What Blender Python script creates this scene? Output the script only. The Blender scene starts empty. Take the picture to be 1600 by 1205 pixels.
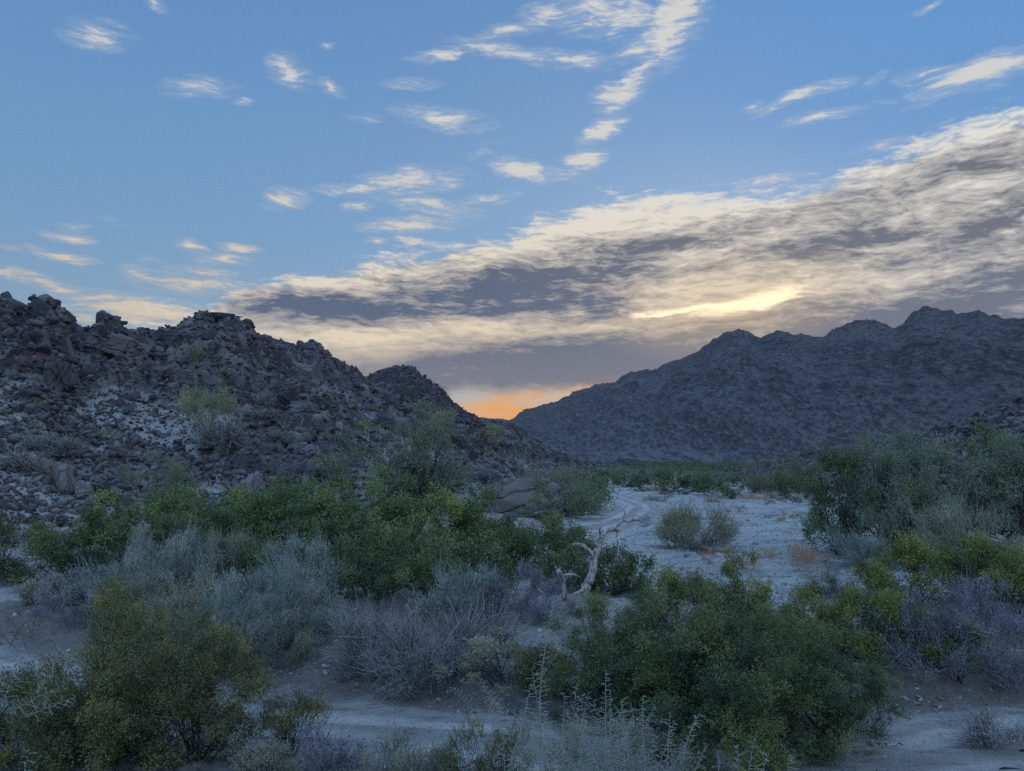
import bpy, math, random
import numpy as np
from mathutils import Vector

# ------------------------------------------------------------------ camera
CAM_H = 5.5
F = 1164.0                       # focal length in pixels of the 1600 px wide photograph
PITCH = math.atan((710 - 602.5) / F)
CP, SP = math.cos(PITCH), math.sin(PITCH)
sc = bpy.context.scene
cam_d = bpy.data.cameras.new('camera')
cam = bpy.data.objects.new('camera', cam_d)
sc.collection.objects.link(cam)
cam.location = (0, 0, CAM_H)
cam.rotation_euler = (math.pi / 2 + PITCH, 0, 0)
cam_d.sensor_width = 36
cam_d.lens = 36 * F / 1600
cam_d.clip_start = 0.1
cam_d.clip_end = 20000
sc.camera = cam
sc.view_settings.view_transform = 'Standard'
sc.view_settings.look = 'None'
sc.view_settings.exposure = 0
sc.view_settings.gamma = 1
sc.cycles.max_bounces = 5
sc.cycles.diffuse_bounces = 2
sc.cycles.glossy_bounces = 1
sc.cycles.transmission_bounces = 3
sc.cycles.transparent_max_bounces = 6
sc.cycles.volume_bounces = 0
sc.cycles.use_denoising = False


def ray(x, y):
    dx = (x - 800) / F
    dy = (602.5 - y) / F
    return dx, CP - dy * SP, SP + dy * CP


def tt(x, y):                     # pixel -> (X/Y, Z/Y) seen from the camera
    a, b, c = ray(x, y)
    return a / b, c / b


def at(x, y, Y):                  # point of the pixel's ray at depth Y
    a, b = tt(x, y)
    return np.array([a * Y, Y, CAM_H + b * Y])


def azel(x, y):
    a, b, c = ray(x, y)
    return math.atan2(a, b), math.atan2(c, math.hypot(a, b))


def lin(c):
    return tuple(((v / 255) / 12.92 if v / 255 <= .04045 else ((v / 255 + .055) / 1.055) ** 2.4) for v in c)


# ------------------------------------------------------------------ sky
SUN_AZ, SUN_EL = azel(1180, 472)
world = bpy.data.worlds.new('World')
sc.world = world
world.use_nodes = True
wt = world.node_tree
wt.nodes.clear()


class NT:
    """small helper that writes node graphs"""
    def __init__(self, tree):
        self.t = tree

    def n(self, kind, **kw):
        nd = self.t.nodes.new(kind)
        for k, v in kw.items():
            setattr(nd, k, v)
        return nd

    def put(self, sock, v):
        if hasattr(v, 'is_output'):
            self.t.links.new(v, sock)
        elif v is not None:
            sock.default_value = v

    def m(self, op, a, b=None, c=None, clamp=False):
        nd = self.n('ShaderNodeMath', operation=op, use_clamp=clamp)
        self.put(nd.inputs[0], a)
        if b is not None:
            self.put(nd.inputs[1], b)
        if c is not None:
            self.put(nd.inputs[2], c)
        return nd.outputs[0]

    def xyz(self, x, y, z=0.0):
        nd = self.n('ShaderNodeCombineXYZ')
        for s, v in zip(nd.inputs, (x, y, z)):
            self.put(s, v)
        return nd.outputs[0]

    def mp(self, v, loc=(0, 0, 0), rot=0.0, scale=(1, 1, 1), typ='POINT'):
        nd = self.n('ShaderNodeMapping', vector_type=typ)
        self.put(nd.inputs['Vector'], v)
        nd.inputs['Location'].default_value = loc
        nd.inputs['Rotation'].default_value = (0, 0, rot)
        nd.inputs['Scale'].default_value = scale
        return nd.outputs[0]

    def noise(self, v, scale=5, detail=4, rough=.5, dist=0., lac=2.0):
        nd = self.n('ShaderNodeTexNoise')
        self.put(nd.inputs['Vector'], v)
        nd.inputs['Scale'].default_value = scale
        nd.inputs['Detail'].default_value = detail
        nd.inputs['Roughness'].default_value = rough
        nd.inputs['Lacunarity'].default_value = lac
        nd.inputs['Distortion'].default_value = dist
        return nd.outputs['Fac']

    def ss(self, v, a, b, lo=0., hi=1., kind='SMOOTHSTEP'):
        nd = self.n('ShaderNodeMapRange', interpolation_type=kind)
        self.put(nd.inputs[0], v)
        for i, q in enumerate((a, b, lo, hi)):
            self.put(nd.inputs[1 + i], q)
        return nd.outputs[0]

    def ramp(self, f, stops, interp='LINEAR'):
        nd = self.n('ShaderNodeValToRGB')
        cr = nd.color_ramp
        cr.interpolation = interp
        while len(cr.elements) < len(stops):
            cr.elements.new(0.5)
        for e, (p, c) in zip(cr.elements, stops):
            e.position = p
            e.color = (*c[:3], 1)
        self.put(nd.inputs[0], f)
        return nd.outputs[0]

    def mix(self, f, a, b, mode='MIX'):
        nd = self.n('ShaderNodeMix', data_type='RGBA', blend_type=mode)
        self.put(nd.inputs[0], f)
        for s, v in ((nd.inputs[6], a), (nd.inputs[7], b)):
            if isinstance(v, tuple):
                v = (*v[:3], 1)
            self.put(s, v)
        return nd.outputs[2]


w = NT(wt)
gen = w.n('ShaderNodeTexCoord').outputs['Generated']
sep = w.n('ShaderNodeSeparateXYZ')
wt.links.new(gen, sep.inputs[0])
dX, dY, dZ = sep.outputs
AZ = w.m('ARCTAN2', dX, dY)
EL = w.m('ARCSINE', dZ)
P = w.xyz(AZ, EL, 0)


def blob(v, x, y, rx, ry, tilt=0.):
    """soft elliptical patch of sky round a direction; 1 at its centre, 0 at its rim"""
    a0, e0 = azel(x, y)
    a1, e1 = azel(x + rx, y)
    a2, e2 = azel(x, y - ry)
    mp = w.mp(v, (a0, e0, 0), math.radians(tilt), (abs(a1 - a0) + 1e-4, abs(e2 - e0) + 1e-4, 1), 'TEXTURE')
    g = w.n('ShaderNodeTexGradient', gradient_type='SPHERICAL')
    wt.links.new(mp, g.inputs[0])
    return g.outputs['Fac']


def blobs(v, lst, op='MAXIMUM'):
    acc = None
    for b in lst:
        o = blob(v, *b[:5])
        if len(b) > 5:
            o = w.m('MULTIPLY', o, b[5])
        acc = o if acc is None else w.m(op, acc, o)
    return acc


# wisps: noise stretched along the wind
warp = w.n('ShaderNodeTexNoise')
wt.links.new(P, warp.inputs['Vector'])
warp.inputs['Scale'].default_value = 9
warp.inputs['Detail'].default_value = 3
wv = w.n('ShaderNodeVectorMath', operation='MULTIPLY_ADD')
wt.links.new(warp.outputs['Color'], wv.inputs[0])
wv.inputs[1].default_value = (.07, .026, 0)
wt.links.new(P, wv.inputs[2])
PW0 = wv.outputs[0]
wo = w.n('ShaderNodeVectorMath', operation='SUBTRACT')
wt.links.new(PW0, wo.inputs[0])
wo.inputs[1].default_value = (.035, .013, 0)
PW = wo.outputs[0]
nA = w.noise(w.mp(PW, rot=math.radians(-15), scale=(1, 6, 1)), 8.5, 9, .6, .2)     # streaks
nB = w.noise(w.mp(PW, loc=(3, 1, 0), rot=math.radians(-12), scale=(1, 3.4, 1)), 40, 6, .66, .25)   # small ripples
nC = w.noise(w.mp(PW, loc=(5, 9, 0), rot=math.radians(-9), scale=(1, 5.5, 1)), 30, 8, .68, .12)   # fibres
nL = w.noise(w.mp(P, loc=(7, 2, 0), rot=math.radians(-10), scale=(1, 3.2, 1)), 4.2, 5, .55, .2)   # broad shade

# blue of the clear sky, by height and by nearness to the sunset
sky_hi = w.ramp(w.ss(EL, -.05, 1.55, kind='LINEAR'), [
    (0.0, lin((150, 160, 180))), (.06, lin((160, 175, 185))), (.13, lin((133, 172, 199))),
    (.21, lin((120, 165, 206))), (.31, lin((106, 154, 204))), (.42, lin((92, 142, 198))), (.7, lin((82, 128, 190))), (1., lin((80, 122, 182)))])
nish = w.n('ShaderNodeTexSky', sky_type='NISHITA', sun_disc=False, sun_elevation=max(SUN_EL, .02),
           sun_rotation=SUN_AZ, altitude=300, air_density=1.2, dust_density=1.6, ozone_density=2.0)
nsc = w.mix(1.0, nish.outputs[0], (.10, .10, .10), 'MULTIPLY')
base = w.mix(.15, sky_hi, nsc)
# deeper blue to the right of the view
right = w.m('MULTIPLY', w.ss(AZ, -.1, .5), w.ss(EL, .15, .45))
base = w.mix(w.m('MULTIPLY', right, .55), base, lin((88, 150, 212)))
glow_low = w.m('MULTIPLY', w.ss(EL, .30, .02), w.ss(w.m('ABSOLUTE', w.m('SUBTRACT', AZ, .1)), 1.3, .1))
base = w.mix(w.m('MULTIPLY', glow_low, .45), base, lin((205, 190, 160)))
# sky out of view, overhead and behind the camera, brightened to light the ground
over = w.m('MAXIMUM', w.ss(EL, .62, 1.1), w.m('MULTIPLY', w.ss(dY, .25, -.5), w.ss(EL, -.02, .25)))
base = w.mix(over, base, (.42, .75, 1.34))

# the big slanting cloud bank: its upper rim as a curve of azimuth
rim = [(-900, 560), (-300, 500), (60, 500), (130, 462), (220, 462), (300, 470), (345, 440), (420, 425), (520, 415), (600, 395), (700, 378), (790, 362), (850, 338), (900, 312),
       (1000, 292), (1100, 295), (1250, 285), (1350, 248), (1440, 212), (1520, 185), (1600, 160), (1800, 90), (2600, -200)]
fc = w.n('ShaderNodeFloatCurve')
cv = fc.mapping.curves[0]
pts = []
A0, A1 = -1.2, 1.2
for x, y in rim:
    a, e = azel(x, y)
    pts.append(((a - A0) / (A1 - A0), e / 1.0))
pts = [(0.0, pts[0][1])] + pts + [(1.0, pts[-1][1])]
while len(cv.points) < len(pts):
    cv.points.new(.5, .5)
for p_, (a, e) in zip(cv.points, pts):
    p_.location = (a, e)
fc.mapping.update()
sepw = w.n('ShaderNodeSeparateXYZ')
wt.links.new(PW, sepw.inputs[0])
wt.links.new(w.ss(sepw.outputs[0], A0, A1, kind='LINEAR'), fc.inputs['Value'])
fc.inputs['Factor'].default_value = 1.0
DEP = w.m('SUBTRACT', fc.outputs[0], sepw.outputs[1])     # depth below the rim, radians
bank = w.ss(DEP, -.022, .05, 0, 1.0, 'LINEAR')
bank = w.m('MULTIPLY', bank, w.ss(AZ, -.62, -.30))
gap = blobs(PW, [(860, 640, 240, 48, 5, 1.4), (740, 630, 100, 34, 0, .9)])
bank = w.m('SUBTRACT', bank, w.m('MULTIPLY', gap, .9), clamp=True)

cloudlets = [   # (x, y, rx, ry, tilt, weight)
    (150, 52, 75, 32, 10, .95), (245, 2, 30, 16, -20, .8), (312, 134, 75, 26, 5, .75), (375, 157, 28, 12, 10, .6),
    (448, 108, 52, 34, -25, 1.), (515, 136, 36, 16, -15, .85), (512, 72, 22, 10, 10, .7), (445, 312, 50, 22, 15, 1.05),
    (575, 182, 50, 12, 5, .6), (700, 185, 100, 26, -8, 1.05), (645, 128, 60, 14, 5, .7), (560, 290, 95, 16, 5, 1.),
    (560, 316, 42, 14, 5, .95), (640, 280, 120, 28, 8, 1.), (670, 316, 100, 14, -3, 1.), (690, 330, 90, 14, -3, .8),
    (650, 350, 120, 18, 4, 1.05), (760, 305, 70, 14, 5, .8), (740, 245, 90, 18, 18, .45), (660, 375, 50, 9, -4, .9), (590, 376, 30, 8, 0, .8),
    (680, 84, 70, 16, 6, .95), (800, 84, 130, 22, -6, 1.), (900, 90, 90, 22, -8, .95), (790, 52, 55, 18, 5, .8), (850, 20, 60, 30, 10, .8),
    (955, 20, 130, 60, -5, 1.0), (1050, 30, 110, 85, 40, 1.2), (1000, 82, 70, 24, 5, .9), (1010, 105, 55, 16, 10, .95),
    (972, 143, 62, 30, 10, 1.25), (985, 128, 60, 22, 18, 1.25), (938, 204, 62, 24, 20, 1.5), (916, 248, 48, 24, 10, 1.45), (960, 165, 40, 16, 10, .7),
    (815, 268, 62, 22, -15, 1.4), (870, 275, 70, 16, -5, .75), (915, 252, 60, 40, 10, .35),
    (1250, 152, 110, 16, 8, .9), (1280, 186, 90, 14, 5, .8), (1170, 162, 30, 12, 5, .7), (1360, 128, 40, 14, 20, .5), (1380, 160, 50, 10, 0, .45),
    (1520, 122, 150, 38, 8, 1.2), (1440, 118, 60, 16, 0, .8), (1440, 14, 40, 10, 5, .6), (1370, 232, 70, 18, 5, .8), (1200, 278, 90, 12, 3, .7),
    (105, 348, 45, 12, 5, .8), (100, 366, 60, 12, -3, .8), (95, 395, 70, 12, -6, .9), (15, 385, 40, 8, 0, .6), (180, 345, 60, 10, -10, .4), (20, 425, 70, 13, -3, .8), (100, 445, 110, 15, -14, 1.1), (150, 466, 80, 18, 0, .9), (230, 492, 190, 34, 0, 1.15),
    (298, 384, 36, 15, -15, 1.), (370, 384, 50, 11, 0, 1.), (345, 402, 60, 14, 8, 1.), (215, 425, 36, 15, 0, 1.05),
    (300, 440, 120, 24, 5, 1.05), (320, 424, 80, 12, 0, .8), (240, 405, 30, 9, -5, .5), (1000, 340, 100, 9, 8, -.2),
    (-150, 300, 140, 30, 5, .8), (-260, 120, 140, 40, 10, .8), (1850, 40, 200, 40, 10, .9), (500, -160, 200, 50, 0, .9), (1200, -220, 260, 70, 20, 1.), (-500, 420, 250, 40, 0, .8)]
cm = blobs(PW, cloudlets)
nsum = w.m('ADD', w.m('MULTIPLY', nA, .58), w.m('MULTIPLY', nB, .42))
nsm = w.m('ADD', w.m('MULTIPLY', nsum, .6), w.m('MULTIPLY', nC, .4))
d_small = w.m('ADD', w.m('MULTIPLY', cm, 1.0), w.m('MULTIPLY', w.m('SUBTRACT', nsm, .5), 4.4))
a_small = w.m('MULTIPLY', w.ss(d_small, .3, 1.1), w.ss(cm, .0, .3))
a_veil = w.m('MULTIPLY', w.ss(d_small, -.1, .9, 0, .3), w.ss(cm, .0, .25))
a_small = w.m('MAXIMUM', a_small, a_veil)
d_bank = w.m('ADD', bank, w.m('MULTIPLY', w.m('SUBTRACT', nsum, .5), 2.1))
a_bank = w.m('MULTIPLY', w.ss(d_bank, .26, .66), w.ss(bank, .0, .25))

# light and dark belts inside the bank (the bank's own thickness)
dark = blobs(PW, [(800, 450, 330, 60, 8, 1.25), (560, 488, 340, 42, -2, 1.3), (800, 482, 260, 34, 5, 1.1), (930, 490, 130, 24, 0, .6), (880, 400, 110, 40, 10, .5), (1000, 392, 200, 42, 8, .85), (1290, 322, 330, 44, 14, .85), (1180, 360, 200, 34, 10, .7),
                  (1560, 345, 220, 38, 16, 1.0), (1510, 260, 200, 50, 20, .55), (1300, 375, 300, 46, 12, .75), (1500, 395, 260, 40, 10, .85), (880, 575, 560, 72, 3, 1.4), (1060, 530, 320, 34, 4, .95), (1160, 500, 160, 16, 6, .75),
                  (1450, 505, 620, 90, 4, 1.5), (1600, 440, 330, 90, 10, 1.), (1700, 300, 260, 110, 20, .8), (1200, 425, 150, 22, 8, .5), (690, 585, 170, 34, 0, .8), (760, 555, 150, 26, 5, .6)])
light = blobs(PW, [(1170, 474, 95, 22, 8, 1.6), (1040, 486, 120, 18, 4, 1.1), (1230, 462, 140, 22, 8, .9), (560, 528, 260, 40, 0, .8), (720, 512, 220, 24, 4, .8),
                   (1130, 446, 220, 36, 9, .7), (1450, 318, 200, 22, 12, .6), (1420, 425, 130, 26, 12, .6), (1110, 395, 200, 26, 10, .5), (900, 515, 150, 12, 3, .6)])
edge = w.ss(DEP, .075, -.005)
shade = w.m('ADD', w.m('MULTIPLY', dark, 1.05), w.m('MULTIPLY', w.m('SUBTRACT', nL, .5), 2.0))
ripple = w.m('MULTIPLY', w.m('SUBTRACT', w.m('ADD', w.m('MULTIPLY', nA, .35), w.m('ADD', w.m('MULTIPLY', nB, .4), w.m('MULTIPLY', nC, .25))), .5), w.ss(EL, .08, .22, 1.1, 6.2))
shade = w.m('SUBTRACT', shade, w.m('MULTIPLY', light, .75))
shade = w.m('SUBTRACT', shade, w.m('MULTIPLY', edge, .65))
shade = w.m('SUBTRACT', shade, ripple)
shade = w.ss(w.m('ADD', shade, .42), -.08, 1.28, kind='LINEAR')
warm = w.m('MULTIPLY', w.ss(EL, .42, .1), w.ss(w.m('ABSOLUTE', w.m('SUBTRACT', AZ, .05)), .9, .1))
c_light = w.mix(warm, lin((238, 234, 222)), lin((255, 230, 184)))
c_dark = w.mix(w.ss(AZ, -.15, .35), lin((92, 96, 108)), lin((116, 113, 112)))
c_dark = w.mix(w.ss(EL, .2, .08), c_dark, lin((130, 125, 124)))
c_bank = w.mix(shade, c_light, c_dark)
c_small = w.mix(w.ss(EL, .42, .14), lin((226, 222, 212)), lin((240, 214, 168)))
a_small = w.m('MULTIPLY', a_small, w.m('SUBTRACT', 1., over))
col = w.mix(w.m('MULTIPLY', a_small, .9), base, c_small)
col = w.mix(w.m('MULTIPLY', a_bank, .97), col, c_bank)
# sunset colour low in the gap between the mountains
og = blobs(P, [(870, 646, 330, 58, 8, 1.9)])
og = w.m('MULTIPLY', w.ss(og, .05, 1.), w.ss(w.m('ADD', shade, w.m('MULTIPLY', nA, 3.2)), 3.0, 1.5))
col = w.mix(w.m('MULTIPLY', og, 1.2, clamp=True), col, lin((252, 178, 78)))
# the sun burning through the thin part of the bank
hotm = hot = blobs(PW, [(1172, 474, 130, 18, 8, 1.1), (1225, 464, 70, 12, 6, .8), (1040, 488, 100, 11, 4, .8), (1100, 482, 90, 13, 4, .8)])
hot = w.ss(w.m('ADD', hot, w.m('MULTIPLY', w.m('SUBTRACT', w.m('ADD', w.m('MULTIPLY', nA, .6), w.m('MULTIPLY', nC, .4)), .5), 2.8)), .1, .85)
hot = w.m('MULTIPLY', hot, w.ss(hotm, .0, .3))
col = w.mix(hot, col, (2.0, 1.7, 1.05))
halo = blob(P, 1150, 480, 260, 90, 6)
col = w.mix(w.m('MULTIPLY', halo, .4), col, lin((255, 214, 140)))
# below the horizon: dull ground colour
col = w.mix(w.ss(EL, -.01, -.05), col, lin((70, 76, 92)))
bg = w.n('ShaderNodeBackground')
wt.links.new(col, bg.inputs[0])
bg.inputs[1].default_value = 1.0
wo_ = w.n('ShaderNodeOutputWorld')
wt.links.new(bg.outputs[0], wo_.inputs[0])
world.cycles.sampling_method = 'MANUAL'
world.cycles.sample_map_resolution = 512

sun_d = bpy.data.lights.new('sun', 'SUN')
sun = bpy.data.objects.new('sun', sun_d)
sc.collection.objects.link(sun)
sun_d.energy = .12
sun_d.angle = math.radians(14)
sun_d.color = (1, .82, .6)
sd = Vector((math.sin(SUN_AZ) * math.cos(SUN_EL), math.cos(SUN_AZ) * math.cos(SUN_EL), math.sin(SUN_EL)))
sun.rotation_euler = sd.to_track_quat('Z', 'Y').to_euler()

# ------------------------------------------------------------------ noise in numpy
def _h(ix, iy, seed):
    with np.errstate(over='ignore'):
        a = ix.astype(np.int64).astype(np.uint32) * np.uint32(374761393) + iy.astype(np.int64).astype(np.uint32) * np.uint32(668265263) + np.uint32((seed * 974711 + 12345) & 0xffffffff)
        a = (a ^ (a >> np.uint32(13))) * np.uint32(1274126177)
        a = (a ^ (a >> np.uint32(16))) * np.uint32(2246822519)
        a = a ^ (a >> np.uint32(15))
    return a.astype(np.float64) / 4294967296.0


def vn(x, y, seed=0):
    xi, yi = np.floor(x), np.floor(y)
    fx, fy = x - xi, y - yi
    ux, uy = fx * fx * (3 - 2 * fx), fy * fy * (3 - 2 * fy)
    a, b, c, d = _h(xi, yi, seed), _h(xi + 1, yi, seed), _h(xi, yi + 1, seed), _h(xi + 1, yi + 1, seed)
    return (a + (b - a) * ux) * (1 - uy) + (c + (d - c) * ux) * uy


def fbm(x, y, o=4, seed=0, g=.5):
    s, a, t = 0, 1., 0
    for i in range(o):
        s = s + a * (vn(x, y, seed + i) * 2 - 1)
        t += a
        a *= g
        x, y = x * 2.03 + 17.3, y * 2.03 - 9.1
    return s / t


def ridged(x, y, o=5, seed=0, g=.5):
    s, a, t = 0, 1., 0
    for i in range(o):
        s = s + a * (1 - np.abs(vn(x, y, seed + i) * 2 - 1) * 1.6)
        t += a
        a *= g
        x, y = x * 2.1 + 7.3, y * 2.1 - 3.7
    return s / t


def rubble(x, y, cell, seed, tilt=.5):
    """height of a pile of blocks of about this size, and a number per block"""
    gx, gy = x / cell, y / cell
    xi, yi = np.floor(gx), np.floor(gy)
    best = np.full(x.shape, -.2)
    bid = np.zeros(x.shape)
    for i in (-1, 0, 1):
        for j in (-1, 0, 1):
            cx, cy = xi + i, yi + j
            r1, r2, r3, r4, r5 = (_h(cx, cy, seed + k) for k in range(5))
            ddx, ddy = gx - cx - r1, gy - cy - r2
            an = r5 * 6.283
            ex = ddx * np.cos(an) + ddy * np.sin(an)
            ey = (-ddx * np.sin(an) + ddy * np.cos(an)) * (1.1 + r4 * .7)
            rad = .35 + .5 * r3 * r3
            d = (np.abs(ex) ** 3 + np.abs(ey) ** 3) ** (1 / 3.)
            hh = np.minimum(rad * .9, (rad - d) * 2.6) + tilt * (ex * (r4 - .5) * 2 + ey * (r1 - .5) * 2) * .8
            hh = np.where(d < rad, hh, -.2)
            k = hh > best
            best = np.where(k, hh, best)
            bid = np.where(k, r4 * .6 + r1 * .4, bid)
    return best * cell, bid


def sst(x, a, b):
    t = np.clip((x - a) / (b - a), 0, 1)
    return t * t * (3 - 2 * t)


# ------------------------------------------------------------------ mesh builder
class MB:
    def __init__(self):
        self.v, self.f, self.t, self.nv = [], [], [], 0

    def add(self, v, f, tint=0.5):
        v = np.asarray(v, np.float32).reshape(-1, 3)
        f = np.asarray(f, np.int32)
        self.v.append(v)
        self.f.append(f + self.nv)
        self.t.append(np.broadcast_to(np.asarray(tint, np.float32), (len(v),)) if np.ndim(tint) == 0 else np.asarray(tint, np.float32))
        self.nv += len(v)
        return self

    def mesh(self, name, mat, smooth=False, extra=None):
        me = bpy.data.meshes.new(name)
        v = np.concatenate(self.v)
        fl = [a for a in self.f if len(a)]
        me.vertices.add(len(v))
        me.vertices.foreach_set('co', v.ravel())
        loops = np.concatenate([a.ravel() for a in fl])
        sizes = np.concatenate([np.full(len(a), a.shape[1], np.int32) for a in fl])
        me.loops.add(len(loops))
        me.loops.foreach_set('vertex_index', loops)
        me.polygons.add(len(sizes))
        st = np.zeros(len(sizes), np.int32)
        st[1:] = np.cumsum(sizes)[:-1]
        me.polygons.foreach_set('loop_start', st)
        if smooth:
            me.polygons.foreach_set('use_smooth', np.ones(len(sizes), bool))
        a = me.attributes.new('tint', 'FLOAT', 'POINT')
        a.data.foreach_set('value', np.concatenate(self.t))
        for k, val in (extra or {}).items():
            a = me.attributes.new(k, 'FLOAT', 'POINT')
            a.data.foreach_set('value', np.asarray(val, np.float32).ravel())
        me.update(calc_edges=True)
        if mat:
            me.materials.append(mat)
        return me

    def obj(self, name, mat, parent=None, smooth=False, extra=None):
        return link(name, self.mesh(name, mat, smooth, extra), parent)


def link(name, data, parent=None):
    o = bpy.data.objects.new(name, data)
    sc.collection.objects.link(o)
    if parent is not None:
        o.parent = parent
    return o


def tag(o, label=None, cat=None, group=None, kind=None):
    for k, v in (('label', label), ('category', cat), ('group', group), ('kind', kind)):
        if v:
            o[k] = v
    return o


def grid_faces(nr, nc):
    i = np.arange(nr - 1)[:, None] * nc + np.arange(nc - 1)[None, :]
    return np.stack([i, i + 1, i + nc + 1, i + nc], -1).reshape(-1, 4)


def tubes(paths, rad, k=3, rng=None, closed_tip=True):
    """many tapering tubes at once: paths (N,S,3), radii (N,S)"""
    paths = np.asarray(paths, float)
    rad = np.broadcast_to(np.asarray(rad, float), paths.shape[:2])
    N, S, _ = paths.shape
    tg = np.gradient(paths, axis=1)
    tg /= np.linalg.norm(tg, axis=2, keepdims=True) + 1e-9
    ref = np.where(np.abs(tg[:, :1, 2:3]) > .8, np.array([1., 0.2, 0]), np.array([0, 0.1, 1.]))
    u = np.cross(tg, np.broadcast_to(ref, tg.shape))
    u /= np.linalg.norm(u, axis=2, keepdims=True) + 1e-9
    w_ = np.cross(tg, u)
    an = np.arange(k) / k * 2 * math.pi
    v = paths[:, :, None, :] + rad[:, :, None, None] * (u[:, :, None, :] * np.cos(an)[None, None, :, None] + w_[:, :, None, :] * np.sin(an)[None, None, :, None])
    b = np.arange(N)[:, None, None] * S * k
    s = np.arange(S - 1)[None, :, None] * k
    j = np.arange(k)[None, None, :]
    jn = (j + 1) % k
    f = np.stack([b + s + j, b + s + jn, b + s + k + jn, b + s + k + j], -1).reshape(-1, 4)
    return v.reshape(-1, 3), f


def icos(sub):
    import bmesh
    bm = bmesh.new()
    bmesh.ops.create_icosphere(bm, subdivisions=sub, radius=1)
    v = np.array([q.co[:] for q in bm.verts])
    f = np.array([[q.index for q in p.verts] for p in bm.faces])
    bm.free()
    return v, f


ICO = {s: icos(s) for s in (1, 2, 3, 6)}


def crag_shape(rng, sub=6):
    """an angular block split by open joints"""
    v = ICO[sub][0].copy()
    axes = [(1, 0, 0), (-1, 0, 0), (0, 1, 0), (0, -1, 0), (0, 0, 1), (0, 0, -1)]
    for c_ in range(13):
        n = np.array(axes[c_]) + rng.normal(size=3) * .25 if c_ < 6 else rng.normal(size=3)
        n /= np.linalg.norm(n)
        d = v @ n - (rng.uniform(.45, .75) if c_ < 6 else rng.uniform(.6, .85))
        v -= np.maximum(d, 0)[:, None] * n
    r0 = np.linalg.norm(v, axis=1)
    j0 = unit_(rng.normal(size=3))
    for c_ in range(9):
        n = unit_(j0 + rng.normal(size=3) * .25) if c_ < 5 else unit_(rng.normal(size=3))
        off = rng.uniform(-.6, .6)
        d = v @ n - off + .03 * np.sin(v[:, 0] * 9 + c_) + .02 * np.sin(v[:, 2] * 17 + c_)
        side = np.where(d > 0, 1., -1.) * rng.uniform(-.035, .035)
        v = v * (1 - .16 * np.exp(-(d / .022) ** 2) + side)[:, None]
    n1 = fbm(v[:, 0] * 5 + v[:, 2] * 3, v[:, 1] * 5 - v[:, 2] * 4, 4, int(rng.integers(1, 99)))
    return v * (1 + .05 * n1)[:, None]


def unit_(a):
    return a / np.linalg.norm(a)


def rock_shape(rng, sub=2, cuts=9, flat=.7):
    v = ICO[sub][0].copy()
    axes = [(1, 0, 0), (-1, 0, 0), (0, 1, 0), (0, -1, 0), (0, 0, 1), (0, 0, -1)]
    for c_ in range(cuts):
        n = rng.normal(size=3)
        h = rng.uniform(.62, .85)
        if c_ < 6:                       # joint faces, nearly square to each other
            n = np.array(axes[c_]) + n * .22
            h = rng.uniform(.42, .72)
        n /= np.linalg.norm(n)
        d = v @ n - h
        v -= np.maximum(d, 0)[:, None] * n
    v += rng.normal(size=v.shape) * .025
    v *= np.array([rng.uniform(.75, 1.6), rng.uniform(.6, 1.05), flat * rng.uniform(.5, 1.15)])
    return v


# ------------------------------------------------------------------ materials
def new_mat(name):
    m = bpy.data.materials.new(name)
    m.use_nodes = True
    m.node_tree.nodes.clear()
    g = NT(m.node_tree)
    out = g.n('ShaderNodeOutputMaterial')
    return m, g, out


def attr(g, name):
    nd = g.n('ShaderNodeAttribute', attribute_name=name)
    return nd.outputs['Fac']


def pos(g):
    return g.n('ShaderNodeNewGeometry').outputs['Position']


def surf(g, out, col, rough=.9, bump=None, bstr=.5, bdist=.05, spec=.2):
    p = g.n('ShaderNodeBsdfPrincipled')
    g.put(p.inputs['Base Color'], col if hasattr(col, 'is_output') else (*col, 1))
    g.put(p.inputs['Roughness'], rough)
    p.inputs['Specular IOR Level'].default_value = spec
    if bump is not None:
        b = g.n('ShaderNodeBump')
        b.inputs['Strength'].default_value = bstr
        b.inputs['Distance'].default_value = bdist
        g.put(b.inputs['Height'], bump)
        g.t.links.new(b.outputs[0], p.inputs['Normal'])
    g.t.links.new(p.outputs[0], out.inputs[0])
    return p


def leaf_mat(name, c0, c1, c2, trans=.12):
    """leaves: colour runs c0 -> c1 -> c2 over the leaf's own number"""
    m, g, out = new_mat(name)
    col = g.ramp(attr(g, 'tint'), [(0., c0), (.5, c1), (1., c2)])
    d = g.n('ShaderNodeBsdfDiffuse')
    g.put(d.inputs[0], col)
    t = g.n('ShaderNodeBsdfTranslucent')
    g.put(t.inputs[0], col)
    mx = g.n('ShaderNodeMixShader')
    mx.inputs[0].default_value = trans
    g.t.links.new(d.outputs[0], mx.inputs[1])
    g.t.links.new(t.outputs[0], mx.inputs[2])
    g.t.links.new(mx.outputs[0], out.inputs[0])
    return m


def wood_mat(name, c0, c1, scale=9.):
    m, g, out = new_mat(name)
    n = g.noise(g.mp(pos(g), scale=(1, 1, .3)), scale, 5, .6)
    surf(g, out, g.mix(g.ss(n, .3, .7), c0, c1), .9, n, .6, .02)
    return m


def _c(*c):
    return c


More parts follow.
